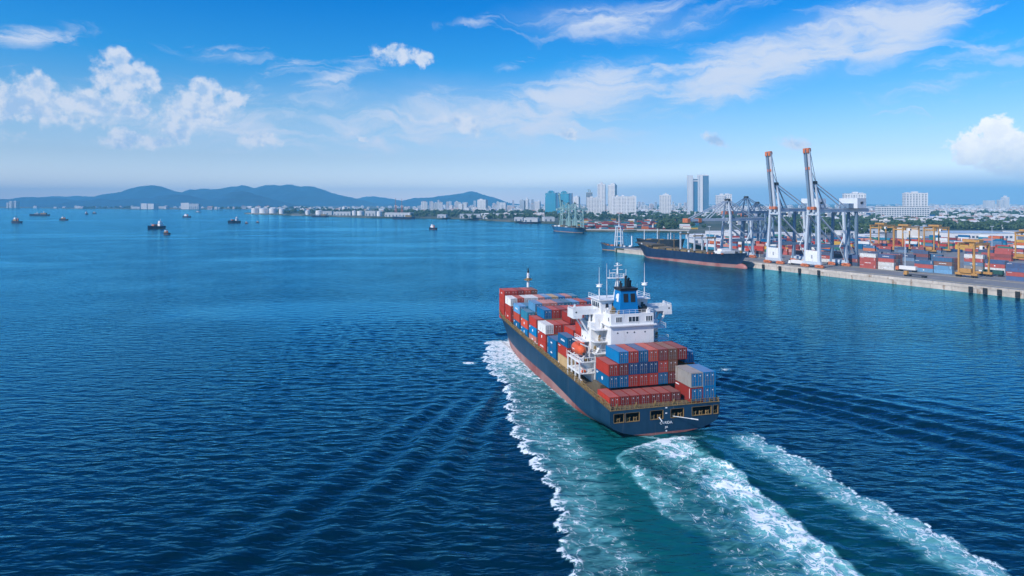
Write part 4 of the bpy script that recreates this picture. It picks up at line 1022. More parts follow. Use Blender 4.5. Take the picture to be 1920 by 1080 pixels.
# ------------------------------------------------------------------ ship-to-shore cranes
def sts_crane(label, origin, rot, m, md, zg=40.5, apex=62.0, gauge=30.0, wa=12.0, boom='up', boom_len=45.0, back=62.0, house=True, panel=True, leg=1.95, group='ship-to-shore cranes on the quay', detail=True, outreach=40.0, name='quay_crane', orange=None, mast_off=0.0):
    orange = orange or m_cor
    t = thing(name, label, 'crane', origin, rot, group)
    # local: +Y along the quay, +X inland
    for sx, cx_ in ((0, 0.0), (1, gauge)):
        for sy in (-1, 1):
            y = sy*wa/2
            g = MB(); top = y*0.72
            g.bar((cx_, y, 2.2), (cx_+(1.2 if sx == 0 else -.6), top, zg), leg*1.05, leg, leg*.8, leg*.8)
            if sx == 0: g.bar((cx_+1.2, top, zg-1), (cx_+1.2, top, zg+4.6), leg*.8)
            g.build('leg', m if sx == 0 or sy < 0 else md, t)  # far land leg takes the darker paint: its shade is in the colour
            if detail:
                bg_ = MB()
                bg_.box(cx_-1.1, cx_+1.1, y-2.2, y+2.2, 1.5, 2.5)
                for q in (-2.3, -.8, .8, 2.3): bg_.tube((cx_-.6, y+q, .75), (cx_+.6, y+q, .75), .75, n=10)
                bg_.box(cx_-.9, cx_+.9, y-3.4, y-1.2, .6, 1.8); bg_.box(cx_-.9, cx_+.9, y+1.2, y+3.4, .6, 1.8)
                bg_.build('bogie', orange, t)
    for cx_ in (0.0, gauge):
        g = MB(); g.box(cx_-1.0, cx_+1.0, -wa/2-1.6, wa/2+1.6, 2.3, 4.4); g.build('sill_beam', m, t)
        g = MB(); g.box(cx_-.1, cx_+1.6, -wa/2*.72, wa/2*.72, zg-2.2, zg-.2); g.build('cross_beam', m, t)
    if panel:
        g = MB(); g.box(-1.1, -.7, -wa/2+leg*.5, wa/2-leg*.5, 4.4, 12.5); pn = g.build('machinery_panel', m_white, t)
        g = MB(); g.box(-1.16, -1.08, -1.0, .2, 6.6, 9.2); g.build('panel_sign', m_roofg, pn)
    # portal ties and diagonal braces between the water and land legs
    for sy in (-1, 1):
        y = sy*wa/2*.9
        g = MB(); g.box(1.2, gauge-1, y-.6, y+.6, 14.5, 16.3); g.build('portal_tie', md, t)
        g = MB(); g.bar((1.5, y*.75, zg-2), (gauge-1, y*.95, 16.3), 1.0); g.build('brace', m, t)
    for sy in (-1, 1):                                  # twin girders
        y = sy*1.9
        g = MB(); g.box(-1.5, back, y-.65, y+.65, zg, zg+2.6); g.build('girder', m, t)
    g = MB()
    for i in range(int(back/6)): g.box(2+i*6, 2.4+i*6, -1.25, 1.25, zg+.3, zg+.8)
    g.build('girder_tie', md, t)
    g = MB(); g.bar((0, -3.0, zg+3.5), (back-2, -3.0, zg+3.5), .12); g.bar((0, -3.0, zg+2.7), (back-2, -3.0, zg+2.7), .4, .12); g.build('walkway', md, t)
    # apex frame
    for sy in (-1, 1):
        g = MB(); g.bar((1.2, sy*wa/2*.72, zg+4.0), (1.6+mast_off, sy*1.3, apex), 1.5, 1.5, .9, .9); g.build('mast_leg', m, t)
    g = MB(); g.box(.4+mast_off, 3.0+mast_off, -2.2, 2.2, apex-.6, apex+1.0); g.tube((1.7+mast_off, -2.4, apex+.6), (1.7+mast_off, 2.4, apex+.6), .9); g.build('apex_sheave', m_dark, t)
    g = MB(); g.bar((1.6+mast_off, -1.1, (zg+apex)/2), (1.6+mast_off, 1.1, (zg+apex)/2), .6); g.bar((1.4+mast_off, -2.2, zg+9), (1.6+mast_off, 1.4, apex-4), .35); g.bar((1.4+mast_off, 2.2, zg+9), (1.6+mast_off, -1.4, apex-4), .35); g.build('mast_brace', m, t)
    for sy in (-1, 1):
        g = MB(); g.bar((2+mast_off, sy*1.5, apex), (gauge+8, sy*2.3, zg+2.4), .55); g.build('backstay', m, t)
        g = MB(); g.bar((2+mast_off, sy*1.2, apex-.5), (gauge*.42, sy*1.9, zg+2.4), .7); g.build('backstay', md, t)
    if boom == 'up':
        a = R(83.0); d = Vector((-math.cos(a), 0, math.sin(a)))
        h0 = Vector((-.6, 0, zg+1.2)); tip = h0+d*boom_len
        for sy in (-1, 1):
            off = Vector((0, sy*1.55, 0))
            g = MB(); g.bar(h0+off, tip+off, 1.0, 2.0); bm_ = g.build('boom_girder', m if sy < 0 else md, t)  # far girder in the darker paint, standing in for the boom's shaded side
        g = MB()
        nx = Vector((d.z, 0, -d.x))
        for i in range(15):
            q = h0+d*(boom_len*(i+.5)/15); g.bar(q+Vector((0, -1.4, 0)), q+Vector((0, 1.4, 0)), .45, .8)
        g.build('boom_tie', m_dark, t)
        g = MB(); g.bar(h0-nx*.4, tip-nx*.4, 2.3, .3); g.build('trolley_deck', m_crane_d, t)
        for k, fr_ in enumerate((1.0, .70, .985)):
            q = h0+d*(boom_len*fr_); g = MB(); s_ = 1.0 if k != 1 else .7
            g.box(q.x-1.2*s_, q.x+1.2*s_, -2.4*s_, -.5, q.z-1.7*s_, q.z+1.0*s_); g.box(q.x-1.2*s_, q.x+1.2*s_, .5, 2.4*s_, q.z-1.9*s_, q.z+.8*s_); g.tube((q.x+.5, -2.5*s_, q.z), (q.x+.5, 2.5*s_, q.z), 1.1*s_); g.build('boom_head' if k != 1 else 'boom_bracket', orange, t)
        g = MB(); q = h0+d*2; g.box(q.x-1.2, q.x+1.5, -2.9, 2.9, q.z-1.2, q.z+.9); g.build('boom_hinge', orange, t)
        for sy in (-1, 1):
            g = MB(); g.bar((2+mast_off, sy*1.6, apex+.6), (h0+d*(boom_len*.95)+Vector((1.0, sy*2.0, 0))), .28); g.build('boom_hoist_rope', m_crane_d, t)
            g = MB(); g.bar((2.4+mast_off, sy*1.2, apex+.4), (h0+d*(boom_len*.62)+Vector((1.2, sy*2.0, 0))), .34); g.build('forestay', m, t)
    else:
        for sy in (-1, 1):
            g = MB(); g.box(-outreach, -1.4, sy*1.9-.6, sy*1.9+.6, zg+.1, zg+2.3); g.build('boom_girder', m, t)
            g = MB(); g.bar((1.6, sy*1.5, apex), (-outreach*.92, sy*2, zg+2.3), .6); g.build('forestay', m, t)
            g = MB(); g.bar((1.6, sy*1.5, apex), (-outreach*.48, sy*2, zg+2.3), .6); g.build('forestay', m, t)
        g = MB()
        for i in range(7): x = -outreach*(i+.5)/7; g.box(x-.3, x+.3, -1.3, 1.3, zg+.3, zg+1.0)
        g.build('boom_tie', md, t)
        for x in (-outreach, -outreach*.72): 
            g = MB(); g.box(x-1.5, x+1.5, -2.9, 2.9, zg-.8, zg+2.6); g.build('boom_head', orange, t)
    if house:
        hx = gauge+11
        g = MB(); g.box(hx, hx+10.5, -7.5, 7.5, zg+2.8, zg+10.4); ho = g.build('machinery_house', mat('crane_house_paint', (0.66, 0.70, 0.73), .5, .08, .2), t)
        g = MB(); g.tube((hx+4.5, -7.75, zg+6.8), (hx+4.5, -7.4, zg+6.8), 1.0, n=10); g.box(hx+5.6, hx+6.7, -7.66, -7.4, zg+6.2, zg+7.9); g.build('house_vent', m_dark, ho)
        g = MB(); g.box(hx-6, hx, -4.5, 3.0, zg+2.7, zg+6.5); g.build('winch_house', m_crane_d, t)
        for sy in (-1, 1):
            g = MB(); g.bar((hx+5, sy*3.2, 0), (hx+5, sy*3.2, zg), 1.8); g.build('support_post', m_crane_d, t)
        g = MB()
        for zz in (8, 17, 26, 35): g.bar((hx+5, -3.2, zz), (hx+5, 3.2, zz), .7); g.bar((hx+5, -3.2, zz), (hx+5, 3.2, min(zz+8, zg)), .4)
        g.build('post_brace', m_crane_d, t)
    if detail:
        g = MB(); g.box(gauge*.35, gauge*.35+4, -4.6, -2.2, zg-3.4, zg-.5); cab = g.build('operator_cab', m_white, t)
        g = MB(); g.box(gauge*.35-.06, gauge*.35+.1, -4.4, -2.4, zg-2.8, zg-1.2); g.build('cab_window', m_glass, cab)
        g = MB(); g.bar((gauge-3, -wa/2-1, 5), (gauge-9, -wa/2-1, 14.5), .8, .2); g.bar((gauge-9, -wa/2-1, 14.5), (gauge-3, -wa/2-1, 24), .8, .2); g.bar((gauge-3, -wa/2-1, 24), (gauge-9, -wa/2-1, 33), .8, .2); g.build('access_stair', m, t)
    return t
def CR(t, c): return Qt(t, c, LZ+.04)
CROT = QROT
sts_crane('pale grey quay crane with raised boom, nearer of the raised pair', CR(Tu(1523, 9), 9), CROT, m_crane, m_crane_d)
sts_crane('pale grey quay crane with raised boom, farther of the raised pair', CR(Tu(1451, 9), 9), CROT, m_crane, m_crane_d)
sts_crane('grey quay crane with lowered boom over the moored navy ship', CR(Tu(1361, 9), 9), CROT, m_crane, m_crane_d, zg=32, apex=49.5, gauge=26, wa=11, boom='down', back=44, house=False, panel=False, leg=1.9, outreach=44)
o4 = G(1397, 463, LZ)
sts_crane('dark grey crane with lowered boom behind the moored ships', o4, CROT, m_crane_d, m_crane_d, zg=36, apex=53, gauge=26, wa=12, boom='down', back=48, house=False, panel=False, leg=1.8, outreach=30, group=None)
o5 = G(1418, 459, LZ)
sts_crane('dark lattice crane standing close beside another dark crane', o5, CROT+.1, m_crane_d, m_crane_d, zg=33, apex=47, gauge=24, wa=12, boom='down', back=52, house=False, panel=False, leg=1.7, outreach=22, group=None)
for k, (u, v, boom, lab) in enumerate(((1052, 428, 'up', 'pale green dock crane with raised boom by the blue barge'), (1064, 429, 'down', 'pale green dock crane with lowered boom, middle of three'), (1076, 430, 'down', 'grey green dock crane standing farthest up the pier'))):
    q = G(u, v, LZ); q.z = LZ
    sts_crane(lab, q, R(18), m_green, m_green, zg=34, apex=46 if boom == 'down' else 50, gauge=16, wa=11, boom=boom, boom_len=28, back=26, house=False, panel=False, leg=1.9, group='green dock cranes at the far pier', outreach=20, name='dock_crane', orange=m_green)
m_brick = mat('rusty_red_paint', (.30, .12, .09), .7, .2, .2)
# two thin red cranes on the far spit
for k, (u, vt) in enumerate(((742, 371.5), (753.5, 372.5))):
    q = G(u, 406.3, LZ); Y = q.y; ht = zat(vt, Y)
    t = thing('tower_crane', f'slim rusty red port crane on the far spit, {["left", "right"][k]} of the two', 'crane', q, 0, 'red cranes on the spit')
    g = MB(); g.bar((-3, 0, 0), (-1.2, 0, ht*.55), 1.6); g.bar((3, 0, 0), (1.2, 0, ht*.55), 1.6); g.bar((-3, 8, 0), (-1.2, 4, ht*.55), 1.6); g.bar((3, 8, 0), (1.2, 4, ht*.55), 1.6); g.box(-4, 4, -1, 9, ht*.30, ht*.33); g.build('portal', m_brick, t)
    g = MB(); g.bar((0, 0, ht*.5), (0, -3, ht-LZ), 1.5, 1.5, .9, .9); g.build('jib', m_brick, t)
    g = MB(); g.box(-4, 4, 0, 9, ht*.48, ht*.58); g.build('cab', m_bldw, t)

# ------------------------------------------------------------------ yellow yard gantries
def rtg(label, pos, rz, span=16.0, ht=20.0, base=9.0):
    t = thing('yard_gantry', label, 'gantry crane', pos, rz, 'yellow gantry cranes in the yard')
    for sx in (0, span):
        for y in (-base/2, base/2):
            g = MB(); g.box(sx-.42, sx+.42, y-.5, y+.5, 2.4, ht); g.build('leg', m_rtg, t)
            g = MB()
            for q in (-1.0, 1.0): g.tube((sx-.5, y+q, .8), (sx+.5, y+q, .8), .8, n=10)
            g.build('wheel', m_rubber, t)
        g = MB(); g.box(sx-.7, sx+.7, -base/2-2, base/2+2, 1.5, 2.9); g.build('sill_beam', m_rtg, t)
        g = MB(); g.box(sx-.45, sx+.45, -base/2, base/2, ht-2, ht-.8); g.build('end_beam', m_rtg, t)
    for y in (-base/2, base/2):
        g = MB(); g.box(-.8, span+.8, y-.45, y+.45, ht-.05, ht+1.4); g.build('girder', m_rtg, t)
    g = MB(); g.box(span*.3, span*.3+5, -base/2-.3, base/2+.3, ht+1.75, ht+3.4); g.box(span*.3+1, span*.3+3, -1.5, 1.5, ht-2.5, ht+1.7); g.build('trolley', m_rtg, t)
    g = MB(); g.box(-1.5, 1.5, -base/2+1.2, base/2-1.2, 2.95, 5.6); g.build('power_unit', m_rtg, t)
    g = MB(); g.box(span*.3+.2, span*.3+2.4, -base/2-2.2, -base/2-.4, ht-2.6, ht-.3); cb = g.build('operator_cab', m_white, t)
    g = MB(); g.box(span*.3+.1, span*.3+2.0, -base/2-2.27, -base/2-2.15, ht-2.2, ht-.9); g.build('cab_window', m_glass, cb)
    return t
RROT = QROT
for lab, u, v, sp, h in (('yellow yard gantry astride the stack nearest the quay edge', 1812, 520, 17, 20.5), ('yellow gantry behind the blue quay stacks, beside the cream building', 1742, 474, 24, 23), ('yellow gantry in the middle of the line of yard gantries', 1684, 472, 26, 23), ('yellow gantry nearest the tall grey quay cranes', 1640, 466, 26, 23), ('yellow gantry at the far right end of the yard', 1916, 489, 20, 22)):
    q = G(u, v, LZ+.05); rtg(lab, q, RROT, sp, h)

# ------------------------------------------------------------------ containers stacked ashore
YG = 'containers stacked on the terminal yard'
CROTC = QROT          # container length along the quay
def yard_stack(u, v, cols, desc, rows=1, colgap=.12, first_only=False):
    """cols: list over inland columns of lists bottom->top of colours; u,v = near corner at the foot of the front face"""
    q = G(u, v, LZ+.03)
    for ci, tiers in enumerate(cols):
        for ti, cc in enumerate(tiers):
            if not cc: continue
            hid = ci > 0 and ti < len(tiers)-1 and ci < len(cols)-0 and False
            p_ = q+qc*(1.22+ci*2.56); p_.z = LZ+.03+ti*2.68
            lab = f"{cc} container, {TIER[ti]}" if len(tiers) > 1 else f"{cc} container lying alone"
            lab += f", {['front', 'second', 'third', 'fourth', 'fifth'][ci]} row of the {desc}"
            container(CL, cc, p_, CROTC, lab, YG, doors=ci < 4, marks=ci == 0)
yard_stack(1642, 504.5, [['red', 'red', 'red', 'white'], ['dark red', 'maroon', 'blue', 'navy']], 'stack beside the grey cranes')
yard_stack(1676, 507, [['white', 'white', 'red', 'dark blue'], ['white', 'dark red', 'grey', 'red'], ['dark blue', 'dark blue', 'navy', 'maroon'], ['dark red', 'dark red', 'salmon', 'red']], 'stack with two white containers')
yard_stack(1749, 511.5, [['light blue', 'red', 'blue'], ['navy', 'navy', 'navy']], 'middle blue stack')
yard_stack(1785, 514.5, [['light blue', 'light blue', 'brown', 'blue'], ['grey', 'maroon', 'maroon', 'red'], ['white', 'dark red', 'maroon', 'red']], 'stack with white emblems')
yard_stack(1843, 507, [['grey', 'grey blue', 'red', 'white'], ['white', 'navy', 'teal', 'teal']], 'stack under the near yellow gantry')
yard_stack(1884, 511, [['white', 'red', 'dark blue'], ['grey', 'red', 'blue']], 'low stack beyond the near gantry')
yard_stack(1930, 529, [['dark blue', 'red', 'dark blue', 'dark blue'], ['navy', 'navy', 'blue', 'blue']], 'navy stack at the quay edge')
yard_stack(1965, 524, [['dark blue', 'red', 'red'], ['navy', 'red', 'blue']], 'outermost stack past the gantries')
yard_stack(1608, 499, [['navy', 'dark red', 'dark blue'], ['grey', 'red', 'navy']], 'short stack behind the crane leg')
yard_stack(1556, 492, [['white', 'red', 'navy'], ['white', 'red', 'navy']], 'stack between the crane legs')
yard_stack(1508, 489, [['white', 'dark blue', 'maroon'], ['white', 'red']], 'stack behind the white crane panel')
yard_stack(1424, 482.5, [['white', 'maroon'], ['white', 'red']], 'low stack by the farther crane')
yard_stack(1460, 484, [['white', 'maroon', 'navy']], 'narrow stack behind the farther crane')
# deeper rows of the yard: the nearest stacks one by one, what lies farther as one mass
dcol = ['red', 'red', 'dark red', 'maroon', 'blue', 'navy', 'teal', 'grey blue', 'white', 'orange', 'green', 'orange red']
DEEP = [('red line behind the near gantry', [(1846, 489), (1872, 487), (1898, 490), (1926, 488)], [['maroon', 'red'], ['dark red', 'red'], ['red', 'dark red', 'red'], ['red', 'red']]),
        ('line beyond the red line', [(1838, 478), (1864, 480), (1892, 477), (1920, 479)], [['navy', 'red'], ['green', 'navy', 'maroon'], ['light blue', 'red'], ['white', 'red']]),
        ('line under the gantries', [(1654, 484), (1690, 487), (1716, 490), (1742, 489), (1768, 490)], [['navy', 'navy'], ['blue', 'navy'], ['grey blue', 'navy'], ['navy', 'maroon', 'navy'], ['blue', 'blue']]),
        ('line before the cream building', [(1642, 471), (1672, 473), (1702, 474), (1734, 474), (1766, 475)], [['orange', 'blue'], ['navy', 'red'], ['grey blue', 'navy'], ['blue', 'maroon'], ['grey blue', 'dark red']]),
        ('line behind raised cranes', [(1478, 478), (1502, 480), (1530, 481), (1560, 482), (1584, 484)], [['red', 'orange red'], ['dark red', 'salmon'], ['navy', 'red'], ['red', 'orange'], ['maroon', 'orange red']])]
for desc, pos, cols in DEEP:
    for k, ((u, v), tiers) in enumerate(zip(pos, cols)):
        q = G(u, v, LZ+.03)
        for t, cc in enumerate(tiers):
            p_ = q.copy(); p_.z = LZ+.03+2.68*t
            container(CL, cc, p_, CROTC, f"{cc} container, {['lower', 'second', 'third'][t]} of {ORD[k]} stack, {desc}", YG, doors=False, marks=t == len(tiers)-1)
far = MB(); FM = []
for k, cn in enumerate(dcol+['salmon', 'white', 'yellow']):
    FM.append(mat('stacked_'+cn.replace(' ', '_'), PAL[cn], .55, .15, .1))
def fbox(p_, rz, n_):
    ca, sa = math.cos(rz), math.sin(rz)
    for t in range(n_):
        far.cur = rnd.randrange(len(FM)); z0 = p_.z+2.66*t; z1 = z0+2.6
        def w_(x, y, z): return (p_.x+x*ca-y*sa, p_.y+x*sa+y*ca, z)
        far.hexa([w_(-1.22, 0, z0), w_(1.22, 0, z0), w_(1.22, 12.19, z0), w_(-1.22, 12.19, z0), w_(-1.22, 0, z1), w_(1.22, 0, z1), w_(1.22, 12.19, z1), w_(-1.22, 12.19, z1)])
for (u0, u1, v0, v1, n_) in ((1560, 1935, 459, 468, 60), (1335, 1580, 461, 473, 55), (1330, 1900, 450, 458, 80), (1800, 1940, 464, 474, 26), (1610, 1800, 463, 469, 34)):
    for i in range(n_):
        u = u0+(u1-u0)*(i+rnd.uniform(.1, .9))/n_; v = v0+(v1-v0)*rnd.random(); fbox(G(u, v, LZ+.03), CROTC, rnd.choice([1, 1, 2, 2, 3]))
for i in range(150):
    u = rnd.uniform(1078, 1300); v = rnd.uniform(416, 430)
    fbox(G(u, v, LZ+.03), R(-78)+rnd.uniform(-.2, .2), rnd.choice([1, 1, 2, 3]))
stuff(far.build('container_stacks', FM))

# white letters on the top white container and emblems
# ------------------------------------------------------------------ quay furniture
fen = MB(); fen.box(-1.35, -.82, -1.1, 1.1, .3, 3.6); fen.tube((-1.0, -1.0, 1.2), (-1.0, 1.0, 1.2), .45); fen.tube((-1.0, -1.0, 2.6), (-1.0, 1.0, 2.6), .45); fen_me = fen.mesh('fender', m_rubber)
def on_quay(u, v):
    q = G(u, v, 2.0); t = (q-Q0).dot(qa); return t
for k, u in enumerate((1433, 1464, 1501, 1537, 1822, 1849, 1876, 1910)):
    # find the quay abscissa whose projection has this u
    lo, hi = 0.0, qlen
    for _ in range(40):
        mid_ = (lo+hi)/2; q = Q0+qa*mid_
        if (960+F*q.x/q.y) > u: lo = mid_
        else: hi = mid_
    q = Q0+qa*lo
    o = link('fender', fen_me); o.location = q; o.rotation_euler = (0, 0, QROT)
    tag(o, f"black rubber fender on the quay wall, {ORD[k]} from the moored navy ship", 'fender', 'fenders along the quay wall')
bol = MB(); bol.tube((0, 0, 0), (0, 0, .75), .42, .34); bol.tube((0, 0, .75), (0, 0, 1.05), .62, .5); bol.box(-.8, .8, -.8, .8, -.0, .1); bol_me = bol.mesh('bollard', m_rtg)
for k in range(15):
    q = Q0+qa*(60+k*24.0)+qc*1.0
    o = link('bollard', bol_me); o.location = (q.x, q.y, 4.19); o.scale = (1.3, 1.3, 1.3)
    tag(o, f"rusty yellow mooring bollard on the quay edge, {ORD[k]} from the near end", 'bollard', 'bollards along the quay edge')

# ------------------------------------------------------------------ moored ships
def moored_hull(name, label, p_stern, p_bow, beam, zd_a, zd_m, zd_f, mhull, bulb=True, group=None, flip=False):
    d = (p_bow-p_stern); L = d.length; rz = math.atan2(d.y, d.x)-math.pi/2
    t = thing(name, label, 'ship', p_stern, rz, group)
    ny = 40; ys_ = np.linspace(-.045*L, L*1.03, ny); rows = []
    for y in ys_:
        f = y/L
        zd = np.interp(f, [-.05, .06, .2, .8, .9, 1.03], [zd_a, zd_a-.8, zd_m, zd_m+.5, zd_f-1.2, zd_f])
        bd = beam/2*np.interp(f, [-.05, .0, .08, .82, .9, .96, 1.0, 1.03], [.55, .85, 1, 1, .85, .55, .22, .02])
        bl = beam/2*np.interp(f, [-.05, 0, .03, .16, .74, .88, .95, .97], [0, 0, .12, .97, .97, .5, .1, 0])
        z0 = np.interp(f, [-.05, 0, .03, .965, 1.0, 1.03], [zd_a*.62, 2.6, -2, -2, zd_f*.55, zd_f*.97])
        pts = []
        for i in range(9):
            s_ = i/8; pts.append((bl+(bd-bl)*s_**(1.6 if f > .7 or f < .1 else .6), y, z0+(zd-z0)*s_))
        rows.append(pts)
    g = MB()
    for sg in (1, -1):
        vv = [(sg*x, y, z) for r in rows for x, y, z in r]; ff = []
        for j in range(ny-1):
            for i in range(8):
                q = (j*9+i, j*9+i+1, (j+1)*9+i+1, (j+1)*9+i); ff.append(q[::-1] if sg > 0 else q)
        g.add(vv, ff)
    vv = []; ff = []
    g.build('hull', mhull, t, smooth=True)
    dk = MB()
    for j in range(ny-1):
        a, c = rows[j][-1], rows[j+1][-1]
        dk.add([(-a[0]+.1, a[1], a[2]-.5), (a[0]-.1, a[1], a[2]-.5), (c[0]-.1, c[1], c[2]-.5), (-c[0]+.1, c[1], c[2]-.5)], [(0, 1, 2, 3)])
    r0 = rows[0]; dk.add([(p[0], p[1], p[2]) for p in r0]+[(-p[0], p[1], p[2]) for p in r0[::-1]], [tuple(range(18))])
    dk.build('main_deck', m_deck, t)
    if bulb:
        b_ = MB(); n_ = 12; pr = [(L*.90, 1.2), (L*.95, 2.3), (L*.985, 2.6), (L*1.01, 2.2), (L*1.025, 1.2), (L*1.03, .2)]
        vv = [(r*.8*math.cos(2*math.pi*i/n_), y, r*1.25*math.sin(2*math.pi*i/n_)+.5) for y, r in pr for i in range(n_)]
        ff = [(j*n_+i, j*n_+(i+1) % n_, (j+1)*n_+(i+1) % n_, (j+1)*n_+i) for j in range(len(pr)-1) for i in range(n_)]
        b_.add(vv, ff); b_.build('bulbous_bow', mat('boot_paint', (0.34, 0.13, 0.11), .5, .2, .2), t, smooth=True)
    return t, L, rows
m_hull2 = hullpaint('moored_hull_paint', (0.010, 0.030, 0.075), (0.33, 0.12, 0.105), zb0=1.0, zb1=2.7, ylen=95.0, fade=(0.42, 0.24, 0.21))
m_hull3 = hullpaint('barge_hull_paint', (0.012, 0.10, 0.22), (0.40, 0.25, 0.12), zb0=.6, zb1=.9, ylen=20.0)
s0 = Q1+qa*((G(1213, 479.5)-Q1).dot(qa))-qc*12.5
s1 = Q1+qa*((G(1397, 502.5)-Q1).dot(qa))-qc*12.5
s0 = G(1207, 479.6); s1 = G(1394, 503.5)
t2, L2, r2 = moored_hull('cargo_ship', 'empty navy cargo ship with red waterline moored at the quay', s0, s1, 21, 13.5, 9.2, 12.2, m_hull2)
def deckz(y): return float(np.interp(y/L2, [-.05, .06, .2, .8, .9, 1.03], [13.5, 12.7, 9.2, 9.7, 11, 12.2]))-.5
for i in range(9):
    y = L2*(.12+.075*i); g = MB(); g.box(-8, 8, y, y+L2*.058, deckz(y), deckz(y)+1.7); g.build('hatch_cover', m_tan if i % 2 else m_deck, t2)
for i in range(34):
    y = rnd.uniform(.03, .92)*L2; sx = rnd.choice([-1, -1, 1]); g = MB(); x = sx*rnd.uniform(8.4, 9.6); w = rnd.uniform(.3, .8)
    g.box(x-w, x+w, y-w, y+w, deckz(y), deckz(y)+rnd.uniform(.8, 2.4)); g.build('deck_gear', rnd.choice([m_tan, m_tan, m_cor, m_dark, m_white]), t2)
for k, (fy, h, tw) in enumerate(((.14, 16, 1.0), (.31, 14, 1.2), (.46, 17, 2.6), (.60, 16, 2.6), (.72, 15, 2.4))):
    y = fy*L2
    for sx in ((-1, 1) if tw > 1.5 else (-1,)):
        g = MB(); g.bar((sx*4.2, y, deckz(y)), (sx*4.2, y, deckz(y)+h), tw*.42, tw*.42); g.build('crane_post', m_crane if k > 1 else m_tan, t2)
    if tw > 1.5:
        g = MB(); g.box(-5, 5, y-.8, y+.8, deckz(y)+h-2.4, deckz(y)+h-1.4); g.build('post_bridge', m_tan, t2)
g = MB(); g.box(-7.5, 7.5, L2*.81, L2*.87, 9.2, 12.4); wh2 = g.build('deckhouse', m_white, t2)
for i in range(7): 
    q = MB(); q.box(-7.58, -7.45, L2*.812+i*1.1, L2*.812+i*1.1+.7, 10.9, 11.8); q.build('window', m_glass, wh2)
g = MB(); g.box(-5, 5, L2*.82, L2*.855, 12.4, 14.2); g.build('bridge', m_white, wh2)
g = MB()
for i in range(20): g.bar((-9.2+.02*i, L2*(.10+.04*i), deckz(L2*(.10+.04*i))), (-9.2, L2*(.10+.04*i), deckz(L2*(.10+.04*i))+1.6), .3)
stuff(g.build('deck_stanchion', m_tan, t2))
for i, (fy, zz) in enumerate(((.885, 7.6), (.905, 7.7), (.925, 7.8), (.942, 7.9))):
    y = fy*L2; x = np.interp(fy, [.82, .9, .96], [10.5, 8.9, 5.8]); g = MB(); g.box(-.5, .5, -.9, .9, -.6, .6); o = g.build('name_letter', m_mark, t2); o.location = (-x*.93-.1, y, zz); o.rotation_euler = (0, 0, R(-20))
# blue workboat with a tall white goalpost mast
b0, b1 = G(1196, 471.2), G(1128, 468.0)
t3, L3, r3 = moored_hull('work_barge', 'bright blue vessel with a tall white goalpost mast beyond the jetty', b0, b1, 14, 6.0, 4.6, 8.2, m_hull3, bulb=False)
def goal(fy, h, par, L, zb, m_):
    y = fy*L
    for sx in (-1, 1):
        g = MB(); g.bar((sx*4.6, y, zb), (sx*3.4, y, zb+h*.74), 1.7, 1.7, 1.3, 1.3); g.build('mast_leg', m_, par)
    g = MB()
    for zz in (.28, .52, .72): g.bar((-4, y, zb+h*zz), (4, y, zb+h*zz), 1.0)
    g.bar((0, y, zb+h*.72), (0, y, zb+h), .9, .9, .4, .4); g.bar((-3, y, zb+h*.8), (3, y, zb+h*.8), .4); g.build('mast_crossbar', m_, par)
y = .55*L3
for yy_ in (.42, .60):
    for sx in (-1, 1):
        g = MB(); g.bar((sx*2.6, yy_*L3, 4.2), (sx*2.2, yy_*L3+(.03*L3 if yy_ < .5 else -.03*L3), 26), 1.15, 1.15, .85, .85); g.build('mast_leg', m_crane, t3)
g = MB()
for zz, w in ((10, .6), (15, .5), (20, .5), (25.5, .8)): g.bar((-2.4, .44*L3, zz), (-2.4, .58*L3, zz), w); g.bar((2.4, .44*L3, zz), (2.4, .58*L3, zz), w)
g.box(-3, 3, .43*L3, .59*L3, 25.6, 26.2); g.build('mast_crossbar', m_crane, t3)
g = MB(); g.bar((0, .51*L3, 26.5), (0, .51*L3, 36.5), .8, .8, .3, .3); g.bar((-3, .51*L3, 30), (3, .51*L3, 30), .5); g.build('topmast', m_white, t3)
g = MB(); g.bar((0, .16*L3, 4), (.6, .17*L3, 16), 1.1, 1.1, .7, .7); g.build('derrick_post', m_white, t3)
for i in range(12):
    g = MB(); y = rnd.uniform(.1, .95)*L3; x = rnd.uniform(-5, 5); w = rnd.uniform(.6, 1.5); g.box(x-w, x+w, y-w, y+w, 4.0, 4.0+rnd.uniform(1, 2.6)); g.build('deck_gear', rnd.choice([m_tan, m_cor, m_white, m_tan]), t3)
# dark hulled vessel on the far side of the jetty
c0, c1 = G(1197, 467.0, 0), G(1278, 471.0, 0)
c0 = Vector((c0.x+6, c0.y+26, 0)); c1 = Vector((c1.x+10, c1.y+30, 0))
m_hull4 = hullpaint('dark_hull_paint', (0.012, 0.016, 0.022), (0.22, 0.06, 0.05), zb0=.5, zb1=.9, ylen=30.0)
t4, L4, r4 = moored_hull('coaster', 'dark hulled coaster with tan deck moored behind the navy ship', c0, c1, 13, 10.5, 9.6, 11.5, m_hull4, bulb=False)
for i in range(5):
    g = MB(); y = L4*(.2+.14*i); g.box(-4.5, 4.5, y, y+L4*.11, 9, 10.4); g.build('hatch_cover', m_dark if i % 2 else m_tan, t4)
for fy, h in ((.12, 12), (.42, 13), (.66, 8), (.72, 9)):
    g = MB(); g.bar((0, fy*L4, 9), (0, fy*L4, 9+h), .7, .7, .4, .4); g.bar((-1.4, fy*L4, 9+h*.7), (1.4, fy*L4, 9+h*.7), .3); g.build('mast', m_white, t4)
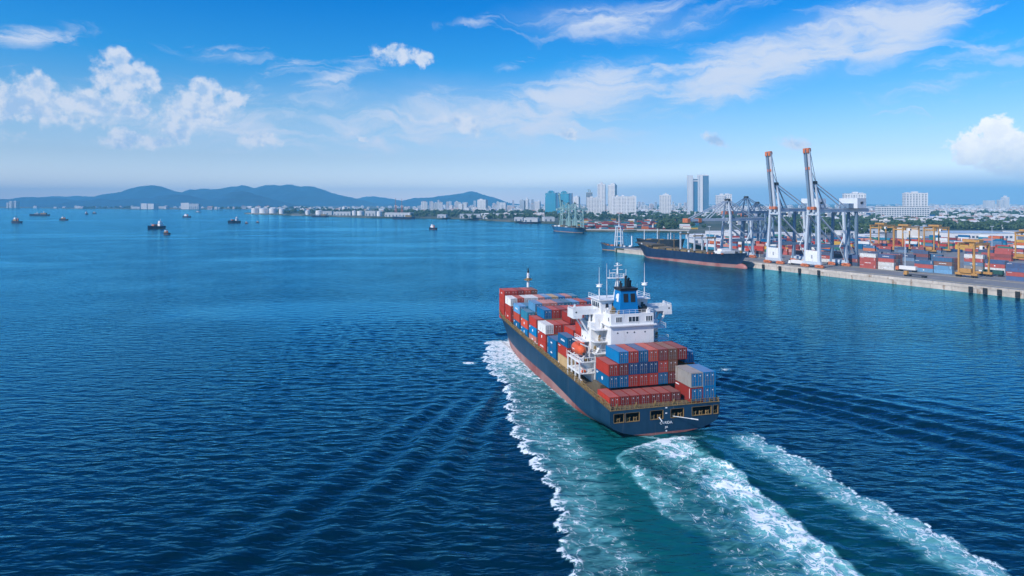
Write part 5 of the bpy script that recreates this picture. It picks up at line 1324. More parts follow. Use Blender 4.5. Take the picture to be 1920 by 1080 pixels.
# barge with a tan deck under the green cranes
d0, d1 = G(1094, 436.6), G(1037, 432.2)
t5, L5, r5 = moored_hull('barge', 'blue hulled barge with rusty deck at the end of the pier', d0, d1, 22, 9, 8.2, 10, m_hull3, bulb=False)
for i in range(9):
    g = MB(); y = L5*(.1+.09*i); w = rnd.uniform(2, 5); g.box(-w, w, y, y+L5*.06, 7.6, 7.6+rnd.uniform(1.5, 4)); g.build('deck_gear', rnd.choice([m_tan, m_cor, m_deck, m_white]), t5)

# ------------------------------------------------------------------ yard buildings
def block(name, label, cat, u0, u1, vt, vb, depth, m, rz=0.0, roof=None, group=None, color=None, par_roof=0.6, zb=LZ):
    a = G(u0, vb, zb); c = G(u1, vb, zb); w = (c-a).length; Y = a.y; h = zat(vt, Y)-zb
    t = thing(name, label, cat, (a+c)/2, rz, group)
    g = MB(); g.box(-w/2, w/2, 0, depth, 0, h); wl = g.build('walls', m, t)
    if color: wl.color = (*color, 1)
    g = MB(); g.box(-w/2-.3, w/2+.3, -.3, depth+.3, h, h+par_roof); g.build('roof', roof or m_roofg, t)
    return t, w, h
cream = mat('cream_render', (0.66, 0.61, 0.54), .7, .06, .1)
t, w, h = block('terminal_building', 'cream three storey terminal building behind the yellow gantries', 'building', 1719, 1762, 426.5, 449, 34, cream, R(14))
for i in range(6):
    g = MB(); g.box(-w/2+2+i*w/6.6, -w/2+2+i*w/6.6+w/9, -.12, .1, h*.70, h*.80); g.build('window', m_win, t)
g = MB(); g.box(-w*.42, -w*.3, 5, 9, h+.6, h+2.4); g.box(w*.2, w*.3, 10, 14, h+.6, h+3); g.build('roof_plant', m_roofg, t)
t, w, h = block('warehouse', 'long white warehouse with pale blue grey roof right of the terminal building', 'warehouse', 1787, 1905, 437.5, 452, 60, m_bldw, R(-3), mat('pale_blue_roof', (.36, .45, .54), .6, .08, .05))
for i in range(14):
    g = MB(); x = -w/2+4+i*(w-8)/14; g.box(x, x+3.2, -.12, .1, h*.38, h*.66); g.build('window', m_win, t)
SHL = ['white shed over the trees left of the cream building', 'white shed just left of the yellow gantries', 'white shed seen between the crane legs', 'white shed behind the nearer raised crane', 'long thin white roof among the trees by the white hotel', 'thin white roof left end of the long roof line', 'long white roof beyond the trees at the right', 'white shed past the end of the long warehouse', 'white shed above the moored navy ship', 'white shed behind the lowered crane', 'white shed behind the farther raised crane', 'white shed at the inner corner of the basin', 'white shed above the bow of the moored ship', 'wide white shed behind the dark cranes', 'wide white shed between the dark and the raised cranes', 'white shed behind the crane machinery house', 'small white shed among the dark trees at the right']
SH_ = [(1665, 1673, 423, 435), (1618, 1648, 430, 437), (1575, 1606, 434, 441), (1500, 1535, 440, 446), (1660, 1692, 412.6, 416), (1786, 1830, 411, 414.5), (1835, 1920, 411, 414), (1902, 1930, 434, 441), (1330, 1365, 435, 446), (1368, 1400, 433, 444), (1455, 1490, 437, 445), (1290, 1325, 441, 449), (1300, 1345, 447, 456), (1350, 1420, 449, 460), (1430, 1480, 450, 461), (1620, 1660, 441, 449), (1850, 1880, 424, 429)]
for k, (u0, u1, vt, vb) in enumerate(SH_):
    t, w, h = block('shed', SHL[k], 'shed', u0, u1, vt, vb, 22, m_bldw, R(rnd.uniform(-12, 12)), rnd.choice([m_roofg, m_bldw, m_bldw]), group='sheds behind the terminal')
    g = MB()
    for i in range(max(2, int(w/7))): x = -w/2+2+i*7; g.box(x, x+3.4, -.1, .1, 0.1, min(h*.6, 4)); 
    stuff(g.build('doorway', m_win, t))
# lamp masts of the yard
for k, (u, v, vt) in enumerate(((1697, 498, 436), (1860, 470, 425), (1548, 470, 428), (1330, 462, 425))):
    q = G(u, v, LZ); h = zat(vt, q.y)-LZ
    t = thing('light_mast', f"thin floodlight mast rising from the container yard, {ORD[k]} from the cream building", 'light mast', q, 0, 'floodlight masts')
    g = MB(); g.tube((0, 0, 0), (0, 0, h), .35, .18); g.build('pole', m_crane, t)
    g = MB(); g.box(-1.6, 1.6, -.5, .5, h, h+.6); g.build('lamp_head', m_crane, t)

# trucks and trailers on the terminal
def truck(label, u, v, rz, cabm, load=None):
    t = thing('truck', label, 'truck', G(u, v, LZ+.04), rz, None)
    g = MB(); g.taper((-1.2, 1.2, 4.6, 7.0), (-1.15, 1.15, 4.8, 6.5), .9, 3.3); cb = g.build('cab', cabm, t)
    g = MB(); g.box(-1.0, 1.0, 6.55, 6.85, 2.1, 3.0); g.build('windscreen', m_glass, cb)
    g = MB(); g.box(-1.15, 1.15, -7.2, 4.5, 1.05, 1.4); g.build('trailer_bed', m_dark, t)
    for y in (-6.2, -4.9, 3.4, 5.9):
        for sx in (-1, 1):
            g = MB(); g.tube((sx*.8, y, .52), (sx*1.2, y, .52), .52, n=10); g.build('wheel', m_rubber, t)
    if load:
        g = MB(); g.box(-1.2, 1.2, -7.0, 4.2, 1.42, 3.9)
        for k in range(10): g.box(-1.24, 1.24, -6.8+k*1.12, -6.6+k*1.12, 1.5, 3.8)
        g.build('tank_load', load, t)
    return t
truck('flatbed truck with a dark green load right of the near yellow gantry', 1858, 517, QROT, m_white, mat('dark_green_tarpaulin', (.02, .09, .075), .7, .2, .3))
truck('white truck parked on the apron between the raised cranes', 1494, 497, QROT, m_white, m_bldw)
truck('white truck under the nearer raised crane', 1571, 497.5, QROT, m_white, mat('pale_blue_load', (.35, .45, .55), .6, .15, .3))
truck('empty flatbed truck on the open apron before the blue stacks', 1716, 519, QROT, m_rtg)
truck('orange cabbed truck beside the stack with two white containers', 1699, 509, QROT, m_cor, m_bldw)
# ------------------------------------------------------------------ towers and blocks of the town
def gridded(t, w, h, depth, m_, cols, floors, z0=3.0, side=True, mw=.55, mh=.5, right=True, zt=None):
    """window strips standing 12 cm proud on the front and the sides, joined as one part each"""
    zt = zt or h-1.5
    g = MB(); fh = (zt-z0)/floors; cw = w/cols
    for i in range(cols):
        x0 = -w/2+cw*(i+.5-mw/2); x1 = x0+cw*mw
        for j in range(floors):
            g.add([(x0, -.12, z0+fh*j), (x1, -.12, z0+fh*j), (x1, -.12, z0+fh*(j+mh)), (x0, -.12, z0+fh*(j+mh))], [(0, 1, 2, 3)])
    if side:
        n_ = max(2, int(cols*depth/w))
        cw = depth/n_
        for i in range(n_):
            y0 = cw*(i+.5-mw/2); y1 = y0+cw*mw
            for j in range(floors):
                za, zb = z0+fh*j, z0+fh*(j+mh)
                g.add([(w/2+.12, y0, za), (w/2+.12, y1, za), (w/2+.12, y1, zb), (w/2+.12, y0, zb)], [(0, 1, 2, 3)])
                g.add([(-w/2-.12, y0, za), (-w/2-.12, y1, za), (-w/2-.12, y1, zb), (-w/2-.12, y0, zb)], [(3, 2, 1, 0)])
    return stuff(g.build('windows', m_, t))
def tower(name, label, u0, u1, vt, vb, depth, m, m_w, cols, floors, rz=0.0, roof=None, plant=(), group=None, fins=None, color=None, mw=.55, mh=.5, setback=True):
    t, w, h = block(name, label, 'building', u0, u1, vt, vb, depth, m, rz, roof, group, color)
    gridded(t, w, h, depth, m_w, cols, floors, mw=mw, mh=mh)
    if fins:
        g = MB()
        for f_ in fins: x = -w/2+w*f_; g.box(x-w*.02-.3, x+w*.02+.3, -.7, .3, 0, h+1.2)
        g.build('fins', m, t)
    for (a, c, hh) in plant:
        g = MB(); g.box(-w/2+w*a, -w/2+w*c, depth*.25, depth*.75, h+.5, h+hh); q = g.build('roof_block', m, t)
        if color: q.color = (*color, 1)
    return t, w, h
# twin glass and white tower
t, w, h = tower('twin_tower', 'tallest tower, paired white shafts with a blue glass core', 1290, 1299.5, 329, 401, 26, m_bldw, m_bglass, 4, 34, R(-7), mw=.38)
g = MB(); x0, x1 = w/2+.1, w/2+19.5; g.box(x0, x1, 6, 22, 0, h-14); g.build('glass_core', m_bglass, t)
g = MB(); g.box(x0, x1, 3.5, 8, h-24, h-20); g.box(x0+3, x1, 3.4, 8, h-15, h-13); g.build('sky_bridge', m_bldw, t)
X2 = x1+19
g = MB(); g.box(x1+.1, X2, -1, 24, 0, h+3); sh2 = g.build('second_shaft', m_bldw, t)
g = MB()
for j in range(34):
    z0 = 3+j*(h-3)/34; g.add([(x1+2, -1.12, z0), (x1+8, -1.12, z0), (x1+8, -1.12, z0+1.9), (x1+2, -1.12, z0+1.9)], [(0, 1, 2, 3)])
stuff(g.build('windows', m_bglass, sh2))
g = MB(); g.box(X2+.1, X2+24, 2, 24, 0, h-1); gw = g.build('glass_wing', m_bglass, t)
g = MB()
for j in range(34): z0 = 3+j*(h-4)/34; g.box(X2+.2, X2+24.2, 1.75, 2.1, z0, z0+.7)
stuff(g.build('floor_bands', m_roofg, gw))
g = MB(); g.box(x0-4, X2+2, -8, -.2, 0, 9); g.build('podium', m_bldw, t)
g = MB(); g.box(X2+.1, X2+24, 2, 24, h-.9, h+2.5); g.build('crown', m_bldw, t)
# teal twin towers
for k, (u0, u1, vt) in enumerate(((1022, 1042, 362), (1047, 1066.5, 363))):
    t, w, h = tower('glass_tower', ['left one of two teal glass towers', 'right one of two teal glass towers behind the green cranes'][k], u0, u1, vt, 405 if k else 404, 30, m_teal, m_bglass, 7, 24, R(-16), plant=((.2, .75, 6.5), (.35, .6, 9.0)), mw=.12, mh=.9)
    g = MB(); g.box(w/2+.1, w/2+9, 3, 27, 0, h*1.02); g.build('dark_wing', m_bglass, t)
tower('tower_block', 'narrow white tower right of the teal glass pair', 1075, 1085, 369, 401, 26, m_bldw, m_win, 4, 16, R(-20), plant=((.3, .7, 4),), mw=.4)
t, w, h = block('unfinished_tower', 'grey unfinished tower with a crane on its roof', 'building', 1099, 1110, 361, 400, 24, mat('raw_concrete', (.30, .32, .33), .85, .1, .1), R(-12))
gridded(t, w, h, 24, m_win, 4, 14, mw=.7, mh=.7)
g = MB(); g.bar((-3, 6, h), (-3, 6, h+14), 1.6); g.bar((-9, 6, h+12), (4, 6, h+14), 1.2); g.bar((4, 6, h+2), (3.5, 6, h+11), 3.2); g.build('roof_crane', mat('crane_olive', (.22, .24, .16), .7, .1, .2), t)
tower('apartment_block', 'white slab block left of the two tall towers', 1101, 1127, 370.5, 404, 26, m_bldw, m_win, 9, 13, R(-12), plant=((.2, .4, 4), (.6, .75, 3)), fins=(.0, .33, .66, 1.0))
tower('tower_block', 'tall white tower, left of a close pair', 1120.5, 1134, 345.5, 402, 30, m_bldw, m_win, 5, 22, R(-14), plant=((.2, .7, 5), (.4, .6, 8)), fins=(.0, .5, 1.0))
tower('tower_block', 'tall white tower with blue side, right of a close pair', 1140.5, 1152.5, 346.5, 402, 42, m_bldw, m_win, 5, 22, R(-22), plant=((.3, .9, 5), (.5, .7, 7)), fins=(.0, .45, 1.0))
tower('apartment_block', 'broad white slab block with many fins before the tall pair', 1148.5, 1191.5, 368.5, 406, 30, m_bldw, m_win, 15, 13, R(-10), plant=((.15, .25, 4), (.4, .5, 5), (.85, .95, 4)), fins=(.0, .2, .4, .6, .8, 1.0))
tower('tower_block', 'grey white tower standing alone left of the tallest', 1237, 1258, 366, 405, 28, m_bldw, m_win, 7, 15, R(-12), plant=((.3, .8, 4), (.5, .6, 8)), fins=(.3, .7), mw=.5)
tower('apartment_block', 'white block with open frame right of the tallest tower', 1344, 1358, 366, 403, 26, m_bldw, m_win, 5, 12, R(-8), plant=((.5, .9, 6),), fins=(.0, 1.0), mw=.6)
tower('apartment_block', 'white block with round shaft behind the lowered crane', 1360, 1372, 364, 403, 24, m_bldw, m_win, 3, 12, R(-8), plant=((.1, .6, 3),), mw=.35)
tower('long_block', 'low wide white block behind the dark cranes', 1374, 1446, 387, 404, 30, m_bldw, m_win, 20, 5, R(-6), mw=.5)
tower('hotel', 'white block with a stair tower above the crane machinery house', 1586, 1622, 363, 407, 32, m_bldw, m_win, 8, 14, R(-14), plant=((.42, .66, 6), (.7, .9, 3)), fins=(.0, .28, .58, .9))
t, w, h = tower('hotel', 'wide white hotel with dark roof terrace among the trees', 1655, 1740, 387.5, 412, 36, m_bldw, m_win, 19, 6, R(-6), roof=mat('dark_roof', (.06, .085, .10), .7, .1, .1), mw=.66, mh=.6)
tower('tower_block', 'white tower rising behind the wide white hotel', 1701, 1737, 362, 408, 30, m_bldw, m_win, 7, 14, R(-10), plant=((.36, .62, 5), (.05, .2, 2.5)), fins=(.0, .3, .68, 1.0))
tower('tower_block', 'slim pale tower at far right of the skyline', 1882.5, 1891.5, 369.5, 395, 30, m_bldw, m_win, 4, 14, R(-12), plant=((.3, .7, 8),), fins=(0, 1))
tower('tower_block', 'shorter pale tower left of the slim one at far right', 1874.5, 1881, 374.5, 395, 30, m_bldw, m_win, 3, 11, R(-12))
tower('apartment_block', 'pale square block near the far right towers', 1851, 1865, 376, 395, 40, m_bldw, m_win, 6, 9, R(-10))
tower('apartment_block', 'grey white stepped block at the left end of the town', 894.5, 911, 374.5, 399, 34, m_bldw, m_win, 7, 11, R(-16), plant=((.2, .5, 4),), fins=(.3, .6))
tower('apartment_block', 'pale twin slab over the far trees', 859, 867, 382, 398, 30, m_bldw, m_win, 4, 8, R(-12))
tower('apartment_block', 'pale slab beside the twin slab over the far trees', 868, 875, 381.5, 398, 30, m_bldw, m_win, 3, 8, R(-12))
tower('tower_block', 'grey sail topped tower between the hill and teal towers', 974, 983, 376, 397, 30, m_bldc, m_win, 5, 12, R(-16), plant=((.0, .5, 5),), color=(.42, .45, .48))
tower('tower_block', 'slim pale tower with a spire left of the teal towers', 985, 990.5, 374, 397, 24, m_bldw, m_win, 3, 13, R(-12), plant=((.3, .7, 10),), fins=(.5,))
tower('tower_block', 'faint pale tower just left of the teal pair', 1003, 1012, 378, 398, 30, m_bldw, m_win, 5, 10, R(-12), plant=((.5, .9, 4),))
tower('tower_block', 'faint grey tower in haze left of the teal pair', 996.5, 1000.5, 374, 394, 30, m_bldc, m_win, 3, 10, 0, color=(.4, .43, .47))
tower('apartment_block', 'pale block between the hill foot and town', 936, 948, 380, 397, 30, m_bldw, m_win, 5, 8, R(-12))
tower('storage_block', 'white waterfront block pair under the dark hill', 264, 275, 381.5, 392.2, 60, m_bldw, m_roofg, 4, 1, 0, mw=.1, mh=.9)
tower('storage_block', 'white waterfront block right of the pair under the hill', 277, 288, 382, 392.2, 60, m_bldw, m_roofg, 3, 1, 0, mw=.1, mh=.9)
tower('storage_block', 'broad white waterfront block with ribs under the hills', 339, 354, 380.5, 392.4, 60, m_bldw, m_roofg, 5, 1, 0, mw=.1, mh=.9)
for k, (u0, u1, vt) in enumerate(((12, 15, 380), (17, 21.5, 377), (26.5, 30, 376.5))):
    tower('tower_block', f'pale far tower on the left shore, {ORD[k]} from the frame edge', u0, u1, vt, 390.0, 40, m_bldw, m_win, 3, 12, 0)
# tanks on the spit
for k, (u0, u1, vt, vb) in enumerate(((469, 482, 390.5, 400), (483.5, 500, 391, 400), (502.5, 516, 391, 400), (521.5, 532, 392, 401), (571.5, 580, 395, 402.5), (590, 603, 395, 403), (659.5, 667, 395.5, 404), (668, 681, 396, 404), (705.5, 715, 396.5, 405.5))):
    a = G(u0, vb, LZ); c = G(u1, vb, LZ); r = (c-a).length/2; h = zat(vt, a.y)-LZ
    t = thing('storage_tank', f"white cylindrical storage tank on the spit, {ORD[k]} from the spit's tip", 'storage tank', (a+c)/2+Vector((0, r, 0)), 0, 'storage tanks on the spit')
    g = MB(); g.tube((0, 0, 0), (0, 0, h), r, n=28); g.build('shell', m_bldw, t)
    g = MB(); g.tube((0, 0, h), (0, 0, h*1.10), r*1.01, r*.15, n=28); g.build('tank_roof', mat('tank_roof_paint', (.70, .72, .74), .6, .05, .05), t)
    g = MB(); g.bar((-r*.9, -r*.5, 0), (r*.2, -r*1.02, h), 1.0, .4); g.build('spiral_stair', m_roofg, t)
WL = ['low white shed on the spit right of the tank row', 'long white shed mid spit', 'white shed behind the two mid tanks', 'white shed under the red cranes', 'white riverside shed left of the rusty jetty', 'long white roofed shed at the bend of the shore', 'small white shed at the bend of the shore', 'white warehouse near the beach', 'wide white hangar left of the green cranes', 'pale shed at the water below the town', 'thin long roof right of the green cranes', 'second long roof right of the green cranes', 'oval white roof in the trees', 'long white roof under the grey tower', 'white hall at the foot of the tallest tower', 'white hall left of the tallest tower', 'low building beside the white waterfront pair', 'low pale quay shed on the left shore', 'long pale quay shed beneath the hills']
for k, (u0, u1, vt, vb) in enumerate(((605, 622, 396, 403), (625, 657, 397, 404), (684, 704, 395.5, 405), (720, 770, 399, 406.5), (820, 836, 402.5, 408.5), (862, 900, 401.5, 409.5), (905, 918, 404, 410.5), (964, 980, 408, 414.5), (1020, 1040, 407.5, 415), (982, 1008, 409, 416), (1114, 1146, 404.2, 408), (1149, 1176, 404.4, 408), (1188, 1203, 401.5, 405.5), (1230, 1262, 403.5, 407), (1276, 1290, 398, 404), (1262, 1280, 399, 403.5), (245, 262, 387.5, 391.9), (296, 312, 387, 391.9), (355, 372, 382, 392.5))):
    t, w, h = block('shed', WL[k], 'shed', u0, u1, vt, vb, 40, m_shed, R(rnd.uniform(-12, 6)), rnd.choice([m_shed, m_roofg]))
    g = MB()
    for i in range(max(2, int(w/12))): x = -w/2+3+i*12; g.box(x, x+4, -.12, .1, .3, h*.5)
    stuff(g.build('doorway', m_win, t))
# dense small houses: a handful of house meshes, copied
def house_mesh(k):
    w, d, h = [(9, 12, 9), (14, 12, 7), (8, 10, 13), (18, 14, 10), (12, 12, 17), (22, 14, 6)][k]
    t = MB(); t.box(-w/2, w/2, 0, d, 0, h); body = t.mesh('house', m_bldc)
    r = MB()
    if k in (0, 1, 5): r.add([(-w/2-.5, -.5, h), (w/2+.5, -.5, h), (w/2+.5, d+.5, h), (-w/2-.5, d+.5, h), (-w/2-.5, d/2, h+3), (w/2+.5, d/2, h+3)], [(0, 1, 5, 4), (2, 3, 4, 5), (0, 4, 3), (1, 2, 5), (3, 2, 1, 0)])
    else: r.box(-w/2-.3, w/2+.3, -.3, d+.3, h, h+.8); r.box(-w*.2, w*.1, d*.3, d*.6, h+.8, h+3)
    rm = r.mesh('roof', m_bldc)
    g = MB()
    for j in range(max(1, int(h/3.2))):
        for i in range(max(2, int(w/3.6))):
            x = -w/2+1+i*3.6
            if x+1.8 < w/2: g.add([(x, -.1, 1.2+3.2*j), (x+1.8, -.1, 1.2+3.2*j), (x+1.8, -.1, 2.6+3.2*j), (x, -.1, 2.6+3.2*j)], [(0, 1, 2, 3)])
    wm = g.mesh('windows', m_win)
    return body, rm, wm
HMS = [house_mesh(k) for k in range(6)]
RC = [(.55, .52, .5), (.42, .24, .18), (.6, .58, .56), (.35, .37, .4), (.5, .33, .27), (.65, .63, .62)]
WC = [(.75, .72, .70), (.70, .66, .60), (.72, .62, .58), (.66, .68, .70), (.78, .76, .73)]
RN = ['pale', 'red brown', 'white', 'grey', 'terracotta', 'bright white']
WN = ['white', 'cream', 'pinkish', 'blue white', 'warm white']
KN = ['gabled', 'wide gabled', 'narrow tall', 'broad flat roofed', 'tower like', 'long low']
def houses(n, u0, u1, v0, v1, where, group, kinds, big=1.0):
    for i in range(n):
        u = rnd.uniform(u0, u1); v = v0+(v1-v0)*rnd.random()**.8
        q = G(u, v, LZ); k = rnd.choice(kinds); b_, rm, wm = HMS[k]
        wi, ri = rnd.randrange(5), rnd.randrange(6)
        o = link('house', b_); o.location = q; o.rotation_euler = (0, 0, R(rnd.uniform(-40, 25))); s_ = big*rnd.uniform(.85, 1.35)*(max(q.y, 1500)/2600)**.5; o.scale = (s_, s_, s_*rnd.uniform(.8, 1.1))
        o.color = (*WC[wi], 1); tag(o, f"{WN[wi]} {KN[k]} house with {RN[ri]} roof {where}", 'house', group)
        r = link('roof', rm, o); r.color = (*RC[ri], 1)
        w_ = stuff(link('windows', wm, o))
houses(92, 1745, 1935, 388.5, 404, 'in far right town', 'houses of the far right town', [0, 1, 2, 3, 4, 3], 1.15)
houses(24, 1450, 1660, 388, 401, 'behind the raised quay cranes', 'houses behind the quay cranes', [1, 3, 4, 5], 1.1)
houses(58, 775, 1022, 391, 400.5, 'in town below right hill', 'houses of the far left town', [2, 3, 4, 4, 3, 1], 1.1)
houses(30, 1060, 1290, 392, 403, 'among trees in mid town', 'houses in the middle of the town', [0, 1, 2, 3, 4], 1.0)
houses(26, 560, 790, 393.5, 399.5, 'behind the storage tanks', 'houses behind the tanks', [1, 3, 5, 4], 1.0)
houses(14, 380, 620, 391.3, 393.4, 'on the far shore under hills', 'houses under the hills', [1, 3, 5], 1.2)
houses(12, 1180, 1300, 412, 430, 'in the far container yard', 'buildings in the far yard', [1, 5], .9)
# the mass of houses past those: one joined object
tw = MB(); TM = [mat('town_wall_%s' % n_, c_, .7, .06, .05) for n_, c_ in (('white', (.76, .74, .72)), ('cream', (.72, .66, .60)), ('pink', (.70, .58, .54)), ('grey', (.55, .57, .60)))]+[mat('town_roof_%s' % n_, c_, .7, .08, .05) for n_, c_ in (('red', (.40, .20, .15)), ('grey', (.38, .40, .43)), ('white', (.70, .68, .66)))]+[m_win]
def town(n, u0, u1, v0, v1, hmax):
    for i in range(n):
        u = rnd.uniform(u0, u1); v = v0+(v1-v0)*rnd.random(); q = G(u, v, LZ); s_ = max(1.0, (q.y/2600)**.6)
        w, d, h = rnd.uniform(4, 10)*s_, rnd.uniform(5, 8)*s_, rnd.choice([6, 7, 9, 12, hmax*rnd.uniform(.5, 1)])*min(s_, 1.5)
        tw.cur = rnd.choice([0, 0, 0, 1, 1, 2, 3]); tw.box(q.x-w, q.x+w, q.y, q.y+2*d, LZ, LZ+h)
        tw.cur = rnd.choice([4, 5, 6, 6])
        if h < 10: x0, x1, y0, y1, z0 = q.x-w-.5, q.x+w+.5, q.y-.5, q.y+2*d+.5, LZ+h; tw.add([(x0, y0, z0), (x1, y0, z0), (x1, y1, z0), (x0, y1, z0), (x0, (y0+y1)/2, z0+3), (x1, (y0+y1)/2, z0+3)], [(0, 1, 5, 4), (2, 3, 4, 5), (0, 4, 3), (1, 2, 5)])
        else: tw.box(q.x-w*.4, q.x+w*.3, q.y+d*.4, q.y+d, LZ+h, LZ+h+2.5)
        tw.cur = 7
        for j in range(int(h/3.4)):
            z0 = LZ+1.3+3.4*j; tw.add([(q.x-w*.8, q.y-.15, z0), (q.x+w*.8, q.y-.15, z0), (q.x+w*.8, q.y-.15, z0+1.2), (q.x-w*.8, q.y-.15, z0+1.2)], [(0, 1, 2, 3)])
town(640, 1735, 1940, 385.5, 403, 20); town(200, 1330, 1700, 385.5, 397, 18); town(240, 780, 1030, 386, 399, 46); town(240, 1050, 1300, 385.5, 398, 36); town(150, 1640, 1940, 403, 424, 9); town(110, 1050, 1450, 396, 410, 12); town(70, 860, 1050, 398, 408, 12); town(40, 1440, 1660, 400, 418, 10)
town(60, 380, 800, 389.5, 393.2, 12); town(25, 60, 380, 389.6, 391.0, 12)
stuff(tw.build('town_houses', TM))
# ------------------------------------------------------------------ woods between the houses
M = bpy.data.materials.new('leaves'); M.use_nodes = True; b = NB(M.node_tree); p = M.node_tree.nodes['Principled BSDF']
tcx = M.node_tree.nodes.new('ShaderNodeTexCoord').outputs['Object']
n1 = b.noise(tcx, 1/9.0, 3, .6); n2 = b.noise(tcx, 1/90.0, 3, .6)
c = b.mix(n1, (0.022, 0.055, 0.022, 1), (0.095, 0.145, 0.050, 1)); c = b.mix(b.ss(n2, .45, .65), c, b.mix(n1, (0.016, 0.048, 0.026, 1), (0.060, 0.105, 0.045, 1)))
b.L.new(c, p.inputs['Base Color']); p.inputs['Roughness'].default_value = .9; m_leaf = M
m_bark = mat('bark', (.10, .075, .05), .9, .3, 1.0)
rs = np.random.RandomState(12)
def crown_pts(n, r, hgt):
    d = rs.normal(size=(n, 3)); d /= np.linalg.norm(d, axis=1)[:, None]
    lob = 1+.28*np.sin(d[:, 0]*5+rs.uniform(0, 6))*np.cos(d[:, 1]*4+rs.uniform(0, 6))
    q = d*(rs.uniform(.55, 1.0, n)**.5*lob)[:, None]
    return q*np.array([r, r, hgt*.38])+np.array([0, 0, hgt*.60])
def leafmesh(name, centers_sizes):
    V = []; 
    for (c0, r, hgt, n) in centers_sizes:
        q = crown_pts(n, r, hgt)+np.array(c0)
        a = rs.normal(size=(n, 3)); a /= np.linalg.norm(a, axis=1)[:, None]
        bb = np.cross(a, rs.normal(size=(n, 3))); bb /= np.linalg.norm(bb, axis=1)[:, None]
        s_ = (r*rs.uniform(.22, .42, n))[:, None]
        V.append(np.stack([q-a*s_-bb*s_, q+a*s_-bb*s_*.8, q+a*s_+bb*s_, q-a*s_*.8+bb*s_], 1).reshape(-1, 3))
    V = np.concatenate(V).astype(np.float32); nf = len(V)//4
    me = bpy.data.meshes.new(name); me.vertices.add(len(V)); me.vertices.foreach_set('co', V.ravel())
    me.loops.add(len(V)); me.loops.foreach_set('vertex_index', np.arange(len(V), dtype=np.int32))
    me.polygons.add(nf); me.polygons.foreach_set('loop_start', np.arange(0, len(V), 4, dtype=np.int32)); me.update(); me.materials.append(m_leaf)
    return me
bands = [(870, 1045, 400, 411, 120), (1050, 1300, 403, 414, 170), (1235, 1320, 415, 428, 60), (1295, 1450, 404, 416, 95), (1440, 1660, 406, 428, 190), (1640, 1930, 412, 431, 190), (1740, 1930, 402, 408, 60), (760, 880, 400.5, 407, 90), (520, 770, 398, 402, 60), (380, 620, 391.4, 393, 40), (150, 260, 390.2, 391.0, 24), (1060, 1290, 389, 399, 40), (1480, 1640, 432, 440, 40)]
items = []
for (u0, u1, v0, v1, n_) in bands:
    for i in range(int(n_*1.5)):
        u = rs.uniform(u0, u1); v = rs.uniform(v0, v1)
        q = G(u, v, LZ); k = min(1.35, max(0.9, q.y/1900)); hgt = rs.uniform(7, 14)*k
        items.append(((q.x, q.y, LZ), hgt*rs.uniform(.42, .68), hgt, 60 if q.y < 1700 else 42))
stuff(link('woods', leafmesh('woods', items)))
# individual trees standing clear at the edge of the terminal
tree_protos = []
for k in range(4):
    hgt = [11, 13, 9.5, 12][k]
    g = MB(); g.tube((0, 0, 0), (.2, .1, hgt*.45), .38, .24); g.bar((.2, .1, hgt*.4), (1.6, .4, hgt*.66), .26, .26, .1, .1); g.bar((.2, .1, hgt*.38), (-1.5, -.6, hgt*.62), .26, .26, .1, .1)
    tree_protos.append((g.mesh('trunk', m_bark), leafmesh('crown', [((0, 0, 0), hgt*.46, hgt, 150), ((hgt*.22, .5, -.5), hgt*.28, hgt*.8, 60), ((-hgt*.24, -.4, -1), hgt*.26, hgt*.8, 60)])))
TPOS = [(1652, 434), (1664, 436), (1681, 433), (1694, 434.5), (1706, 433), (1776, 428), (1795, 430), (1812, 429), (1833, 431), (1851, 430), (1870, 432), (1889, 431), (1908, 433), (1240, 429), (1252, 430), (1265, 429.5), (1560, 431), (1606, 430)]
TL = ['behind the white sheds', 'left of the cream building', 'just left of the cream building', 'touching the left corner of the cream building', 'behind the cream building roof', 'right of the cream building', 'at the left end of the blue grey roof', 'over the blue grey warehouse roof', 'over the middle of the blue grey roof', 'above the right half of the blue grey roof', 'near the right end of the warehouse', 'past the right end of the warehouse', 'at the right edge beyond the yard', 'left of three in the far yard', 'middle of three in the far yard', 'right of three in the far yard', 'between the two raised cranes', 'behind the crane machinery house']
for k, ((u, v), tl) in enumerate(zip(TPOS, TL)):
    q = G(u, v, LZ); tk, cr_ = tree_protos[k % 4]
    t = thing('tree', f"leafy green tree {tl}", 'tree', q, rnd.uniform(0, 6.28), 'single trees round the terminal')
    s_ = rnd.uniform(.85, 1.2); t.scale = (s_, s_, s_); link('trunk', tk, t); link('crown', cr_, t)

# ------------------------------------------------------------------ boats out on the bay
def boat_hull(L, B, D, mh, par, rise=1.4):
    g = MB(); n_ = 14; rows = []
    for i in range(n_):
        f = i/(n_-1); y = -L/2+L*f
        bd = B/2*np.interp(f, [0, .12, .6, .85, 1], [.8, 1, 1, .62, .04]); zd = D*np.interp(f, [0, .3, .7, 1], [1.05, 1, 1.15, rise])
        bl = bd*np.interp(f, [0, .15, .7, 1], [.6, .9, .8, .05])
        rows.append([(bl, y, -1.0), (bl+(bd-bl)*.6, y, zd*.4), (bd, y, zd)])
    for sg in (1, -1):
        vv = [(sg*x, y, z) for r in rows for x, y, z in r]; ff = []
        for j in range(n_-1):
            for i in range(2):
                q = (j*3+i, j*3+i+1, (j+1)*3+i+1, (j+1)*3+i); ff.append(q[::-1] if sg > 0 else q)
        g.add(vv, ff)
    r0 = rows[0]; g.add([p for p in r0]+[(-p[0], p[1], p[2]) for p in r0[::-1]], [tuple(range(6))])
    for j in range(n_-1):
        a, c = rows[j][-1], rows[j+1][-1]; g.add([(-a[0], a[1], a[2]-.4), (a[0], a[1], a[2]-.4), (c[0], c[1], c[2]-.4), (-c[0], c[1], c[2]-.4)], [(0, 1, 2, 3)])
    g.build('hull', mh, par)
